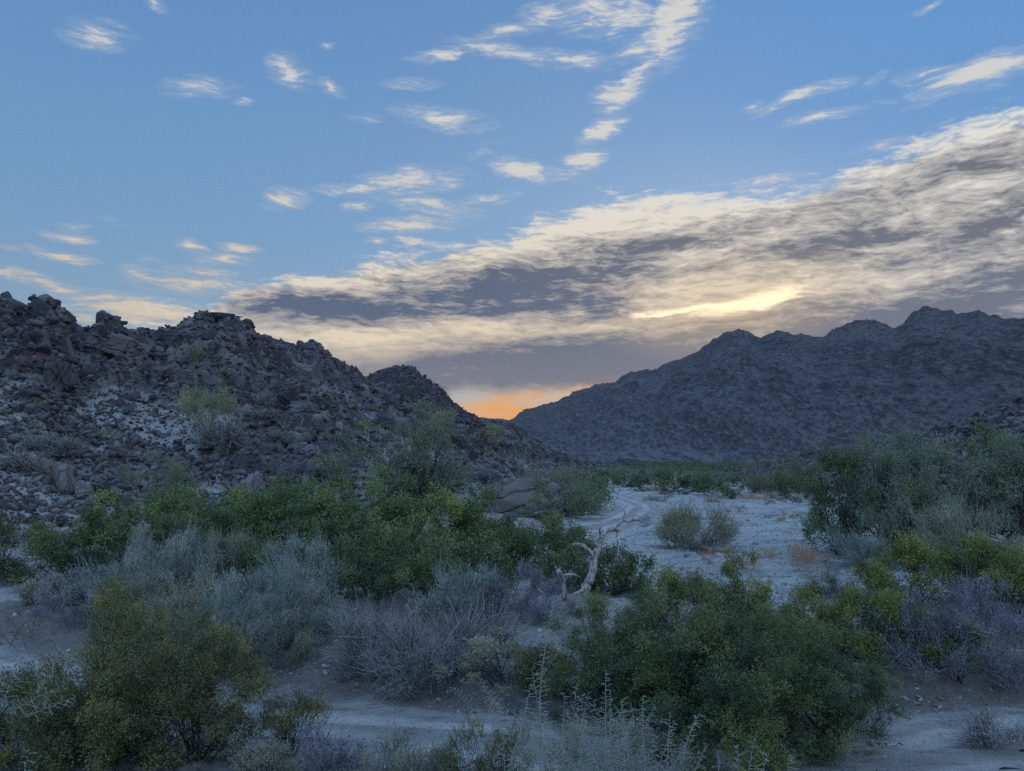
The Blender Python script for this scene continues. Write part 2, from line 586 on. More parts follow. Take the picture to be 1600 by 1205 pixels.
FL = {
    'green': leaf_mat('leaf_green', (0.112, 0.158, 0.077), (0.202, 0.265, 0.108), (0.370, 0.388, 0.126)),
    'dark': leaf_mat('leaf_dark_green', (0.084, 0.117, 0.063), (0.162, 0.204, 0.095), (0.291, 0.296, 0.117)),
    'olive': leaf_mat('leaf_olive', (0.112, 0.128, 0.072), (0.224, 0.219, 0.104), (0.426, 0.347, 0.117)),
    'sage': leaf_mat('leaf_sage', (0.190, 0.204, 0.139), (0.334, 0.332, 0.218), (0.572, 0.522, 0.356)),
    'blue': leaf_mat('leaf_blue_grey', (0.185, 0.237, 0.209), (0.327, 0.375, 0.319), (0.540, 0.537, 0.440)),
    'grey': leaf_mat('twig_grey', (.18, .165, .155), (.34, .325, .305), (.58, .56, .52), .1),
    'purple': leaf_mat('twig_purple', (.15, .135, .15), (.27, .25, .275), (.42, .40, .43), .1),
    'tan': leaf_mat('leaf_tan', (.24, .215, .14), (.40, .36, .235), (.56, .51, .35)),
    'yellow': leaf_mat('leaf_yellow_green', (0.123, 0.158, 0.063), (0.246, 0.265, 0.081), (0.493, 0.439, 0.126)),
    'smoke': leaf_mat('leaf_smoke', (0.159, 0.192, 0.119), (0.270, 0.306, 0.188), (0.429, 0.421, 0.257)),
    'rust': leaf_mat('leaf_rust', (0.312, 0.163, 0.077), (0.540, 0.300, 0.143), (0.700, 0.475, 0.242)),
    'hillgreen': leaf_mat('leaf_hill_green', (0.207, 0.230, 0.119), (0.366, 0.369, 0.178), (0.541, 0.498, 0.238)),
}
WD = {
    'brown': wood_mat('bark_brown', (.05, .042, .036), (.11, .09, .075)),
    'black': wood_mat('bark_black', (.022, .02, .02), (.05, .045, .042)),
    'grey': wood_mat('bark_grey', (.20, .18, .17), (.36, .32, .30)),
    'pale': wood_mat('bark_pale', (.42, .37, .31), (.62, .56, .48)),
    'spine': wood_mat('bark_spine', (.22, .245, .20), (.42, .44, .37)),
}


def hill_mat(name, dark, mid, pale, scale, far=False):
    m, g, out = new_mat(name)
    p = pos(g)
    t = attr(g, 'tint')
    fi = attr(g, 'fines')
    n1 = g.noise(p, scale, 6, .65)
    n2 = g.noise(p, scale * 5, 4, .6)
    rk = g.mix(g.ss(g.m('ADD', t, g.m('MULTIPLY', g.m('SUBTRACT', n1, .5), .8)), .2, .95), dark, mid)
    # rusty faces here and there
    n3 = g.noise(p, scale * .6, 3, .6)
    rk = g.mix(g.m('MULTIPLY', g.ss(n3, .58, .74), .55), rk, tuple(min(1, a * b) for a, b in zip(mid, (1.7, 1.25, 1.0))))
    pl = g.mix(g.ss(n2, .3, .7), tuple(c * .72 for c in pale), pale)
    f = g.ss(g.m('ADD', fi, g.m('MULTIPLY', g.m('SUBTRACT', n2, .5), 2.0)), .35, .75)
    col = g.mix(f, rk, pl)
    surf(g, out, col, .95, g.m('ADD', n1, g.m('MULTIPLY', n2, .5)), .8, .12 if not far else 3.)
    return m


M_HILL = hill_mat('hill_rock', (.065, .055, .057), (.19, .163, .152), (.40, .385, .35), 1.6)
M_HILL2 = hill_mat('far_hill_rock', (.045, .036, .038), (.13, .10, .09), (.34, .31, .28), .5)
M_ROCKR = hill_mat('slope_rock', (.055, .042, .042), (.18, .14, .125), (.34, .28, .24), 1.4)


def rock_mat(name, dark, mid, warm):
    m, g, out = new_mat(name)
    p = pos(g)
    t = attr(g, 'tint')
    n1 = g.noise(p, 2.2, 6, .65)
    n2 = g.noise(p, 11, 4, .6)
    c = g.mix(g.ss(g.m('ADD', t, g.m('MULTIPLY', g.m('SUBTRACT', n1, .5), .7)), .1, 1.), dark, mid)
    c = g.mix(g.m('MULTIPLY', g.ss(g.noise(p, .9, 3, .6), .54, .70), .75), c, warm)
    c = g.mix(g.m('MULTIPLY', g.ss(n2, .55, .8), .3), c, tuple(min(1, q * 1.8) for q in mid))
    surf(g, out, c, .9, g.m('ADD', n1, g.m('MULTIPLY', n2, .4)), .9, .08)
    return m


M_ROCK = rock_mat('boulder_rock', (.055, .046, .05), (.185, .158, .15), (.27, .185, .15))
M_PALE = rock_mat('pale_rock', (.10, .085, .082), (.24, .21, .195), (.26, .18, .145))
M_STONE = rock_mat('wash_stone', (.22, .20, .18), (.48, .45, .41), (.36, .31, .26))

# distant mountain: dark varnished rock with pale scree in its furrows
def mountain_mat():
    m, g, out = new_mat('mountain_rock')
    p = pos(g)
    q = g.mp(p, rot=math.radians(-12), scale=(1, .34, 1))
    fi = attr(g, 'fines')
    n1 = g.noise(q, .03, 7, .72, .2)
    n2 = g.noise(q, .38, 6, .8)

    def cells(sc_):
        v = g.n('ShaderNodeTexVoronoi')
        g.put(v.inputs['Vector'], q)
        v.inputs['Scale'].default_value = sc_
        s3 = g.n('ShaderNodeSeparateColor')
        g.t.links.new(v.outputs['Color'], s3.inputs[0])
        return s3.outputs[0], v.outputs['Distance']
    gl = attr(g, 'tint')
    c1, e1 = cells(.26)
    c2, e2 = cells(.6)
    f = g.m('ADD', g.m('MULTIPLY', g.m('ADD', fi, .2), .62), g.m('ADD', g.m('MULTIPLY', g.m('SUBTRACT', n1, .5), .22), g.m('MULTIPLY', g.m('SUBTRACT', n2, .5), 2.6)))
    f = g.m('ADD', f, g.m('ADD', g.m('MULTIPLY', g.m('SUBTRACT', c1, .5), .5), g.m('MULTIPLY', g.m('SUBTRACT', c2, .5), .5)))
    col = g.mix(g.ss(f, -.1, .95), g.mix(gl, (.075, .062, .062), (.085, .058, .05)), g.mix(gl, (.23, .20, .19), (.21, .165, .145)))
    surf(g, out, col, .95, g.m('ADD', n2, g.m('MULTIPLY', g.m('ADD', e1, g.m('MULTIPLY', e2, .5)), .7)), 1., 3.)
    return m


M_MTN = mountain_mat()


# ------------------------------------------------------------------ ground
def knoll(X, Y):
    r = np.hypot(X * .8, Y)
    return 3.9 * np.clip(1 - r / 11.8, 0, 1) ** 1.25


def flat_xy(x, y):
    a, b, c = ray(x, y)
    k = -CAM_H / c
    return (a * k, b * k)


ROAD = [flat_xy(*q) for q in [(-420, 985), (-120, 1005), (40, 1035), (200, 1066), (380, 1092), (560, 1112), (760, 1140), (960, 1160), (1150, 1182), (1350, 1178), (1520, 1150), (1760, 1110)]]
WB = 175.
TRACK = [flat_xy(*q) for q in [(700, 905), (860, 845), (930, 815), (985, 797), (1000, 785), (975, 776), (945, 771)]]
TRACKL = [flat_xy(*q) for q in [(-500, 900), (-200, 908), (-40, 916), (60, 922), (160, 930)]]


def dpoly(X, Y, pl):
    best = np.full(X.shape, 1e9)
    for (x0, y0), (x1, y1) in zip(pl[:-1], pl[1:]):
        ex, ey = x1 - x0, y1 - y0
        t = np.clip(((X - x0) * ex + (Y - y0) * ey) / (ex * ex + ey * ey), 0, 1)
        best = np.minimum(best, np.hypot(X - x0 - t * ex, Y - y0 - t * ey))
    return best


MOUNDS = []    # (x, y, radius, height) little banks of soil under the shrubs


def road_fields(X, Y):
    wob = fbm(X * .35, Y * .35, 3, 11) * .7
    d1 = dpoly(X, Y, ROAD) + wob
    d2 = dpoly(X, Y, TRACK) * .8 + wob * .8
    d3 = dpoly(X, Y, TRACKL) + wob
    return d1, d2, d3


def wash_mask(X, Y):
    c = np.where(Y < 60, 9 + (Y - 26) * .28, 18.5 + (Y - 60) * .12)
    hw = np.where(Y < 60, 6 + (Y - 26) * .16, 11 + (Y - 60) * .12) + 2.5 * fbm(X / 9, Y / 14, 3, 55) - np.clip(Y - 112, 0, 90) * .19
    m = sst(hw - np.abs(X - c), -2.5, 2.5) * sst(Y, 24, 30) * sst(-Y, -230, -200)
    return m


def ground_z(X, Y, fine=True):
    X = np.asarray(X, float)
    Y = np.asarray(Y, float)
    z = knoll(X, Y)
    near = 1 / (1 + (np.hypot(X, Y) / 160) ** 2)
    z = z + .32 * fbm(X / 13, Y / 13, 3, 3) * near
    d1, d2, d3 = road_fields(X, Y)
    rd = np.maximum(np.maximum(sst(-d1, -3.0, -1.75), sst(-d2, -4.2, -3.2)), sst(-d3, -2.4, -1.6))
    z = z - .26 * rd
    wm = wash_mask(X, Y)
    z = z - .22 * wm
    for (mx, my, mr, mh) in MOUNDS:
        q = np.clip(1 - ((X - mx) ** 2 + ((Y - my)) ** 2) / (mr * mr), 0, 1)
        z = z + mh * q * q * (1 - rd)
    if fine:
        # small ledges cut by running water and clods on the banks
        led = fbm(X / 4.5, Y / 2.2, 4, 21)
        z = z + .2 * sst(led, -.02, .06) * (1 - rd) * near
        z = z + .09 * fbm(X * 1.3, Y * 1.3, 4, 31) * (1 - .8 * rd) * near
        z = z + .15 * np.clip(fbm(X * 3.1, Y * 3.1, 3, 41), 0, 1) * (1 - rd) * near * (1 - .5 * wm)
        # braided rills along the wash
        rill = fbm(X * .35 + Y * .12, Y * .95, 4, 51)
        z = z - .16 * sst(rill, .12, .3) * wm
        # wheel ruts
        for dd in (d1, d2):
            z = z - .07 * (np.exp(-((dd - .75) / .22) ** 2)) * near
            z = z + .03 * np.exp(-((dd - 1.5) / .3) ** 2) * near
    return z


def gz(x, y):
    return float(ground_z(np.array([x]), np.array([y]), False)[0])


def gp(x, y):
    """where the ray of this pixel meets the ground"""
    a, b, c = ray(x, y)
    t = np.geomspace(4, 2500, 3000)
    Z = CAM_H + c * t
    G = ground_z(a * t, b * t, False)
    k = np.argmax(Z < G)
    return np.array([a * t[k], b * t[k], G[k]])

# ------------------------------------------------------------------ hills as real terrain
def sil(lst):
    p = np.array([tt(x, y) for x, y in lst])
    return p[:, 0], p[:, 1]


class Hill:
    """terrain whose crest stands at depth Y1 and whose foot lies at depth Y0"""
    def __init__(self, crest, foot, ridge, shape=1.0, z0=0.):
        self.cx, self.cz = sil(crest)
        self.y0 = (np.array([tt(x, 700)[0] for x, _ in foot]), np.array([float(d) for _, d in foot]))
        self.y1 = (np.array([tt(x, 700)[0] for x, _ in ridge]), np.array([float(d) for _, d in ridge]))
        self.shape, self.z0 = shape, z0

    def T(self, X, Y):
        tx = X / Y
        a, b = np.interp(tx, *self.y0), np.interp(tx, *self.y1)
        return tx, a, b, (Y - a) / (b - a)

    def base(self, X, Y):
        tx, a, b, t = self.T(X, Y)
        R = CAM_H + np.interp(tx, self.cx, self.cz) * b - self.z0
        tc = np.clip(t, 0, 1)
        up = tc ** self.shape
        z = self.z0 + R * np.where(t < 0, t * .6, np.where(t <= 1, up, 1 - (t - 1) * .9))
        return z, t, R

    def height(self, X, Y):
        z, t, R = self.base(X, Y)
        z, tint, fines = self.detail(X, Y, z, t, R)
        return z, tint, fines

    def build(self, name, mat, px, rows, kind_label=None, tmin=-.08, tmax=1.25):
        tx = np.array([tt(x, 700)[0] for x in np.linspace(px[0], px[1], px[2])])
        tr = np.linspace(tmin, tmax, rows)
        TX, TR = np.meshgrid(tx, tr)
        A, B = np.interp(TX, *self.y0), np.interp(TX, *self.y1)
        Y = A + TR * (B - A)
        X = TX * Y
        Z, tint, fines = self.height(X, Y)
        mb = MB().add(np.stack([X, Y, Z], -1), grid_faces(*X.shape), tint.ravel())
        o = mb.obj(name, mat, smooth=False, extra={'fines': fines.ravel()})
        tag(o, kind='structure')
        return o


left_hill = Hill(
    [(-900, 430), (-400, 450), (-120, 455), (0, 474), (20, 480), (45, 480), (75, 482), (95, 494), (112, 508), (133, 526), (160, 514), (185, 508), (215, 519), (262, 516), (277, 507), (298, 498), (312, 488), (325, 490), (335, 499), (345, 492), (375, 500), (392, 511), (402, 524), (430, 538), (455, 545), (490, 543), (512, 553), (520, 563), (545, 578), (560, 588), (580, 603), (620, 627), (660, 643), (700, 657), (740, 675), (800, 698), (850, 716), (900, 728), (960, 745)],
    [(-900, 30), (-300, 42), (0, 52), (100, 56), (300, 62), (500, 64), (640, 66), (740, 70), (830, 82), (870, 110), (960, 240)],
    [(-900, 90), (-100, 92), (60, 98), (133, 112), (300, 138), (450, 150), (560, 165), (640, 160), (740, 160), (830, 190), (900, 260), (960, 330)])


def left_detail(X, Y, z, t, R):
    env = sst(t, -.03, .06)
    z = z + 1.5 * fbm(X / 22, Y / 22, 3, 61) * np.clip(4 * t * (1 - t), 0, 1) + .5 * fbm(X / 7, Y / 7, 3, 62) * env
    low = fbm(X / 14, Y / 17, 4, 63)
    ledges = ridged(X / 30 + Y / 55, Y / 26 - X / 60, 3, 64)
    craggy = sst(ledges + .5 * sst(t, .55, 1.), .35, .9)
    f0 = np.clip(.98 - .55 * sst(t, .25, .95) + .95 * low - .42 * craggy, 0, 1)
    b1, i1 = rubble(X + 2 * low, Y * .8, 5.2, 71, .35)
    b2, i2 = rubble(X, Y * .85, 2.5, 81, .8)
    b3, i3 = rubble(X, Y * .85, 1.1, 91, .9)
    b4, i4 = rubble(X, Y, .5, 95, .5)
    amp = .55 + .65 * craggy
    h = np.maximum(np.maximum(b1 * (.4 + .6 * craggy), b2 * amp), b3 * .7)
    z = z + (h * (1 - .55 * f0) - .5) * env * (1 - .65 * sst(t, .86, 1.))
    tint = np.where(b2 * amp >= b3 * .75, i2, i3)
    fines = f0 * .95 + .25 - np.clip(h, 0, 1.2) * .55
    return z, tint, np.clip(fines * sst(1.02 - t, 0, .25) + (1 - t) * .05, 0, 1)


left_hill.detail = left_detail

mid_hill = Hill(
    [(420, 660), (480, 628), (540, 600), (575, 588), (600, 578), (620, 572), (637, 572), (650, 579), (670, 593), (690, 609), (710, 629), (730, 646), (748, 657), (775, 659), (800, 664), (830, 684), (860, 703), (900, 722), (940, 731), (980, 738), (1020, 745)],
    [(400, 180), (700, 190), (860, 260), (1020, 300)],
    [(400, 300), (630, 320), (750, 330), (860, 380), (1020, 420)])


def mid_detail(X, Y, z, t, R):
    env = sst(t, -.03, .1)
    z = z + 2.2 * fbm(X / 40, Y / 40, 3, 161) * np.clip(4 * t * (1 - t), 0, 1)
    low = fbm(X / 30, Y / 30, 4, 163)
    b1, i1 = rubble(X, Y * .8, 6., 171, .4)
    b2, i2 = rubble(X, Y * .85, 2.6, 181, .5)
    h = np.maximum(b1 * .45, b2 * .7)
    z = z + (h - .6) * env * .9
    f = .55 - .4 * sst(t, .5, 1) + .8 * low - .3 * np.clip(h, 0, 2) * .6
    return z, i2, np.clip(f, 0, 1)


mid_hill.detail = mid_detail

right_slope = Hill(
    [(1090, 748), (1150, 740), (1200, 733), (1240, 722), (1262, 712), (1300, 706), (1350, 702), (1400, 694), (1450, 676), (1500, 660), (1550, 645), (1600, 620), (1700, 590), (1900, 540), (2400, 500)],
    [(1090, 190), (1200, 130), (1400, 90), (1600, 76), (2400, 60)],
    [(1090, 260), (1250, 210), (1600, 190), (2400, 160)])


def right_detail(X, Y, z, t, R):
    env = sst(t, -.03, .08)
    low = fbm(X / 16, Y / 16, 4, 263)
    z = z + 1. * fbm(X / 20, Y / 20, 3, 261) * np.clip(4 * t * (1 - t), 0, 1)
    b1, i1 = rubble(X, Y * .8, 4.2, 271, .4)
    b2, i2 = rubble(X, Y * .85, 1.8, 281, .5)
    b3, i3 = rubble(X, Y * .85, .9, 291, .5)
    h = np.maximum(np.maximum(b1 * .55, b2 * .8), b3 * .8)
    z = z + (h - .5) * env
    return z, np.where(b2 > b3, i2, i3), np.clip(.45 + .8 * low - np.clip(h, 0, 1.2) * .5, 0, 1)


right_slope.detail = right_detail

mound = Hill(
    [(900, 742), (935, 734), (955, 726), (970, 721), (985, 719), (1000, 722), (1015, 731), (1040, 742)],
    [(900, 330), (1040, 330)], [(900, 370), (1040, 370)])
mound.detail = lambda X, Y, z, t, R: (z + rubble(X, Y, 2.8, 301)[0] * .6 * sst(t, 0, .1), rubble(X, Y, 2.8, 301)[1], np.full(X.shape, .05))

low_ridge = Hill(
    [(560, 690), (650, 668), (700, 658), (740, 655), (752, 653), (765, 655), (785, 653), (800, 657), (830, 664), (900, 690), (1000, 720)],
    [(560, 900), (1000, 900)], [(560, 1500), (1000, 1500)])
low_ridge.detail = lambda X, Y, z, t, R: (z + 10 * ridged(X / 120, Y / 120, 5, 311) * sst(t, 0, .2) - 6 * sst(t, 0, .2), np.full(X.shape, .5), np.clip(.3 + .6 * fbm(X / 60, Y / 60, 3, 312), 0, 1))

mountain = Hill(
    [(700, 716), (745, 690), (775, 668), (800, 654), (820, 642), (845, 632), (870, 628), (900, 613), (930, 600), (960, 597), (985, 583), (1005, 579), (1020, 580), (1060, 562), (1090, 550), (1115, 533), (1135, 520), (1152, 515), (1170, 520), (1190, 529), (1213, 518), (1235, 519), (1262, 524), (1283, 527), (1300, 514), (1325, 505), (1350, 500), (1375, 504), (1400, 513), (1412, 506), (1427, 490), (1450, 481), (1475, 485), (1495, 490), (1515, 487), (1530, 485), (1548, 492), (1570, 498), (1600, 496), (1700, 470), (1850, 490), (2100, 440), (2600, 470)],
    [(700, 560), (1000, 480), (1200, 430), (1600, 380), (2600, 360)],
    [(700, 1150), (1000, 1050), (1150, 980), (1600, 820), (2600, 760)], 1.0)


def mtn_detail(X0, Y0_, z, t, R):
    X, Y = X0 * 1.9, Y0_ * 1.9
    low = sst(t, 0, .22) * np.clip(1 - t, 0, 1) ** .75 * 1.5
    wx = X + 50 * fbm(X / 240, Y / 400, 4, 401)
    wy = Y + 70 * fbm(X / 260, Y / 400, 3, 402)
    u = wx * .88 + wy * .16
    v = wy * .5 - wx * .35
    sp = ridged(u / 300, v / 1400, 3, 403)
    sp2 = ridged(u / 85, v / 520, 5, 404, .58)
    rock = ridged(wx / 17, wy / 60, 4, 405, .6)
    z = z + low * R * (.30 * (sp - .4) + .13 * (sp2 - .4))
    z = z + sst(t, .0, .1) * (2.2 * (rock - .4) + 1.5 * fbm(X / 7, Y / 22, 3, 406))
    z = z + 5. * (ridged(X / 34, Y / 60, 4, 411) - .4) * sst(t, .8, 1.)
    c = tt(1010, 700)[0] + (t - .18) * .05
    fur = np.exp(-((X / Y - c) / .02) ** 2)
    z = z - 14 * fur * sst(t, .05, .3) * sst(1.0 - t, .0, .2)
    # thin lines of pale scree in the gullies
    gl = 1 - np.abs(vn(u / 38 + .6 * fbm(u / 30, v / 90, 3, 408), v / 420, 409) * 2 - 1)
    gl2 = 1 - np.abs(vn(u / 90, v / 700, 410) * 2 - 1)
    fines = np.clip(.42 - .45 * (sp2 - .4) - .38 * (sp - .4) + .30 * fur + .22 * sst(gl, .8, 1.) * sst(t, .05, .2) + .2 * sst(gl2, .85, 1) + .3 * (.45 - t), 0, 1)
    return z, np.clip(t, 0, 1), fines


mountain.detail = mtn_detail

mountain.build('mountain', M_MTN, (690, 2600, 1150), 640, tmin=-.05, tmax=1.3)
low_ridge.build('distant_hill', M_MTN, (560, 1000, 300), 60)
mid_hill.build('hill', M_HILL2, (400, 1020, 700), 300)
left_hill.build('rocky_hill', M_HILL, (-700, 950, 1500), 760)
right_slope.build('rocky_slope', M_ROCKR, (1095, 2300, 900), 330)
mound.build('mound', M_HILL2, (905, 1035, 140), 50)

# ------------------------------------------------------------------ ground sheet
MOUNDS += [(*flat_xy(600, 955), 5.0, .45), (*flat_xy(60, 965), 4.5, .55), (*flat_xy(1450, 1085), 3.2, .42), (*flat_xy(1560, 1165), 1.8, .3),
           (*flat_xy(860, 960), 4., .4), (*flat_xy(1300, 1010), 5, .35), (*flat_xy(1150, 872), 3.6, .45), (*flat_xy(1235, 876), 3., .35)]
fa = np.radians(np.linspace(-46, 46, 820))
ca = np.radians(np.linspace(46, 314, 90))[1:-1]
ang = np.concatenate([fa, ca, [fa[0] + 2 * math.pi]])
rr = np.concatenate([[.2, 1, 2, 3, 4], np.exp(np.arange(math.log(5), math.log(170), .0058)), np.exp(np.arange(math.log(171), math.log(3400), .025))])
AA, RR = np.meshgrid(ang, rr)
GX, GY = np.sin(AA) * RR, np.cos(AA) * RR
GZ = ground_z(GX, GY)
GZ = np.where(RR > 400, np.minimum(GZ, 0) - .2, GZ)
d1, d2, d3 = road_fields(GX, GY)
near_r = np.hypot(GX, GY) < 400
roadm = np.maximum(np.maximum(sst(-d1, -2.4, -1.4), sst(-d2, -3.4, -2.4)), sst(-d3, -2., -1.)) * near_r
washm = wash_mask(GX, GY)
LITTER = []     # filled before the ground is made: (x, y, r)

# ------------------------------------------------------------------ plants
class Kind:
    def __init__(self, **k):
        self.__dict__.update(dict(leaf='green', wood='brown', lpx=2.5, lai=3.0, upright=.5, spread=.6, tl=.135, shell=.5, low=.06,
                                  narrow=.42, stems=26, sw=.022, twigw=.45, twigs=0, twigleaf=False, lobes=.22, dome=1.0, gap=.25, tip=.55, jit=.35, cpx=130., cs=.62, twl=1.))
        self.__dict__.update(k)


KINDS = {
    'leafy': Kind(leaf='green', lpx=3., lai=7., gap=.05, cpx=100., cs=.78, low=.0, lobes=.25),
    'leafydark': Kind(leaf='dark', lpx=3., lai=7., gap=.05, cpx=100., cs=.78, low=.0, lobes=.25),
    'creosote': Kind(leaf='olive', low=.0, cpx=110., cs=.8, sw=.013, lai=5., lpx=2.3, upright=.45, spread=.9, tl=.2, gap=.4, twigs=500, lobes=.3, stems=40, tip=.5),
    'mesquite': Kind(leaf='dark', low=.0, cs=.72, lai=6., lpx=2.4, upright=.35, spread=.9, tl=.20, narrow=.34, gap=.3, lobes=.28, twigs=300),
    'yellow': Kind(leaf='yellow', low=.0, cs=.72, lai=5.6, gap=.35, lobes=.32, twigs=200, tip=.8),
    'sage': Kind(leaf='sage', low=.0, twl=1.2, lai=3.8, upright=1.3, spread=.45, tl=.26, narrow=.22, lpx=3.0, twigs=500, lobes=.25, wood='grey'),
    'blue': Kind(leaf='blue', low=.0, lai=3.4, twl=1.25, upright=1.2, spread=.5, tl=.26, narrow=.22, lpx=3.0, twigs=900, lobes=.28, wood='grey', gap=.3),
    'grey': Kind(leaf='grey', lai=1.0, upright=.7, spread=1.1, tl=.30, narrow=.12, lpx=4.2, twl=1.5, twigs=2400, lobes=.25, wood='grey', gap=.2, low=.0, twigw=.75),
    'purple': Kind(leaf='purple', lai=1.5, upright=.7, spread=.9, tl=.24, narrow=.22, lpx=3.2, twigs=1500, lobes=.28, wood='grey', gap=.28),
    'tan': Kind(leaf='tan', low=.0, cpx=90., lai=5., upright=.9, spread=.5, tl=.16, narrow=.3, lpx=2.8, twigs=200, lobes=.28, wood='brown'),
    'smoke': Kind(leaf='smoke', lai=3.4, upright=.5, spread=.9, tl=.2, narrow=.24, lpx=3.0, twigs=500, lobes=.34, low=.0, cpx=220, gap=.36, stems=34, sw=.05),
    'lacy': Kind(leaf='dark', lai=3.0, upright=.25, spread=.9, tl=.2, narrow=.36, lpx=2.9, lobes=.4, low=.0, gap=.5, stems=40, sw=.028, wood='brown', twigs=200),
    'broom': Kind(leaf='olive', lai=2.3, upright=1.5, spread=.6, tl=.38, narrow=.2, lpx=2.8, lobes=.15, low=.22, gap=.25, stems=44, sw=.009, wood='brown', twigs=500, tip=.2),
    'washbush': Kind(leaf='sage', wood='grey', lai=2.4, upright=1.3, spread=.6, tl=.3, narrow=.2, lpx=2.8, lobes=.15, low=.1, gap=.2, stems=50, sw=.008, twigs=500, tip=.3, twigleaf=True),
    'rust': Kind(leaf='rust', lai=2.2, upright=1.2, spread=.6, tl=.35, narrow=.16, lpx=3.2, lobes=.2, low=.0, stems=0, twigs=0),
    'hill': Kind(leaf='hillgreen', lai=2.6, upright=.8, spread=.7, tl=.22, narrow=.24, lpx=2.4, lobes=.35, low=.25, gap=.4, wood='pale', sw=.05, stems=18),
    'hillgrey': Kind(leaf='smoke', lai=2.6, upright=.6, spread=.7, tl=.2, narrow=.25, lpx=2.3, lobes=.35, low=.12, gap=.4, wood='grey', stems=16),
    'skyline': Kind(leaf='dark', lai=1.0, upright=1., spread=.7, tl=.3, narrow=.22, lpx=2.0, lobes=.4, low=.1, gap=.4, wood='black', stems=16),
}


def unit(v):
    return v / (np.linalg.norm(v, axis=-1, keepdims=True) + 1e-9)


def grow(kind, W, H, Y, seed, D=None):
    """one shrub: a wooden skeleton reaching into many sprays of leaves. Returns (stems, foliage) builders."""
    K = KINDS[kind]
    rng = np.random.default_rng(seed)
    D = D or W * .8
    px = 745 / Y                                   # picture pixels per metre here
    area = W * H * .78
    L = max(.022, K.lpx / px)
    Wd = L * K.narrow
    n_leaf = int(np.clip(K.lai * area / (.5 * L * Wd) * .62, 200, 120000))
    ncl = int(np.clip(area * px * px / K.cpx, 9, 150))
    # spray centres inside a lobed, uneven dome
    ph = rng.uniform(0, 2 * math.pi, ncl)
    cz = rng.uniform(-.8, 1, ncl)
    rs = (K.shell + (1 - K.shell) * rng.uniform(0, 1, ncl) ** .45)
    q = rng.uniform(0, 6.28, 6)
    lobe = 1 + K.lobes * (np.sin(ph * 2 + q[0]) * .4 + np.sin(ph * 3 + cz * 3 + q[1]) * .5 + np.sin(ph * 5 - cz * 4 + q[2]) * .4 + rng.normal(size=ncl) * .45)
    hr = np.sqrt(np.clip(1 - np.clip(cz, -.6, 1) ** 2, 0.02, 1))
    C = np.stack([W * .47 * rs * lobe * hr * np.cos(ph), D * .47 * rs * lobe * hr * np.sin(ph),
                  H * (.44 + K.low * .6 + (.5 - K.low * .3) * cz * rs * lobe * (1 - .0 * K.low))], -1)
    C[:, 2] = np.clip(C[:, 2], H * (K.low + .06), H * 1.08)
    # rim of the crown: how far out and up each spray sits
    csize = rng.uniform(.55, 1.5, ncl) * K.cs * math.sqrt(area / ncl) * (1 + K.tl * 2.2)
    out = unit(C - np.array([0, 0, H * .2]))
    stems, fol = MB(), MB()
    # main stems, from the root crown to the sprays
    if K.stems:
        ns = min(K.stems, ncl)
        idx = rng.permutation(ncl)[:ns]
        tgt = C[idx]
        s = np.linspace(0, 1, 7)[None, :, None]
        root = rng.normal(size=(ns, 3)) * np.array([W * .035, D * .035, 0])
        root[:, 2] = -.12
        bend = rng.normal(size=(ns, 3)) * .10 * H + np.array([0, 0, H * .1])
        pts = root[:, None] * (1 - s) + tgt[:, None] * s + bend[:, None] * (s * (1 - s) * 2)
        pts = pts + np.cumsum(rng.normal(size=pts.shape) * H * .012, axis=1)
        sw = max(K.sw * (H / 2.) ** .7, .45 / px)
        r = sw * (1 - .78 * s[..., 0]) * rng.uniform(.6, 1.2, (ns, 1))
        stems.add(*tubes(pts, r, 4), tint=.5)
        # side branches off the stems
        nb = ns * 3
        k0 = rng.integers(0, ns, nb)
        sp = rng.integers(2, 6, nb)
        b0 = pts[k0, sp]
        tg2 = C[rng.integers(0, ncl, nb)]
        dd = unit(tg2 - b0) * rng.uniform(.12, .35, (nb, 1)) * H
        s2 = np.linspace(0, 1, 4)[None, :, None]
        p2 = b0[:, None] + dd[:, None] * s2 + rng.normal(size=(nb, 4, 3)) * H * .012
        stems.add(*tubes(p2, np.maximum(sw * .38 * (1 - .6 * s2[..., 0]), .3 / px), 3), tint=.5)
    # fine twigs in the sprays
    if K.twigs:
        nt = int(K.twigs * np.clip(area / 6., .15, 1.3))
        k0 = rng.integers(0, ncl, nt)
        d = unit(out[k0] * .8 + np.array([0, 0, K.upright * .8]) + rng.normal(size=(nt, 3)) * K.spread * .6)
        st = C[k0] + rng.normal(size=(nt, 3)) * csize[k0, None] * .3 - d * csize[k0, None] * .5
        ln = csize[k0] * rng.uniform(.8, 2.1, nt) * K.twl
        s3 = np.linspace(0, 1, 4)[None, :, None]
        p3 = st[:, None] + d[:, None] * ln[:, None, None] * s3 + np.cumsum(rng.normal(size=(nt, 4, 3)), axis=1) * ln[:, None, None] * .07
        p3[:, :, 2] = np.maximum(p3[:, :, 2], .02)
        tw = max(.006, K.twigw * .5 / px)
        tv, tf = tubes(p3, tw * (1.1 - .75 * s3[..., 0]), 3)
        p3[:, :, 2] -= (s3[..., 0] ** 2) * ln[:, None] * .16 * (K.twl - .8)
        tint = np.repeat(rng.uniform(.0, 1, nt), 12)
        (fol if K.twigleaf or K.leaf in ('grey', 'purple', 'blue', 'sage', 'smoke') else stems).add(tv, tf, tint)
    # leaves: along short sprays that fan out of every centre
    wts = csize ** 2 * rng.uniform(.25, 1.4, ncl)
    # some sprays are nearly bare, so that gaps open between leafy ones
    wts[rng.random(ncl) < K.gap * .5] *= .15
    wts /= wts.sum()
    nspray = max(30, n_leaf // 9)
    k0 = rng.choice(ncl, nspray, p=wts)
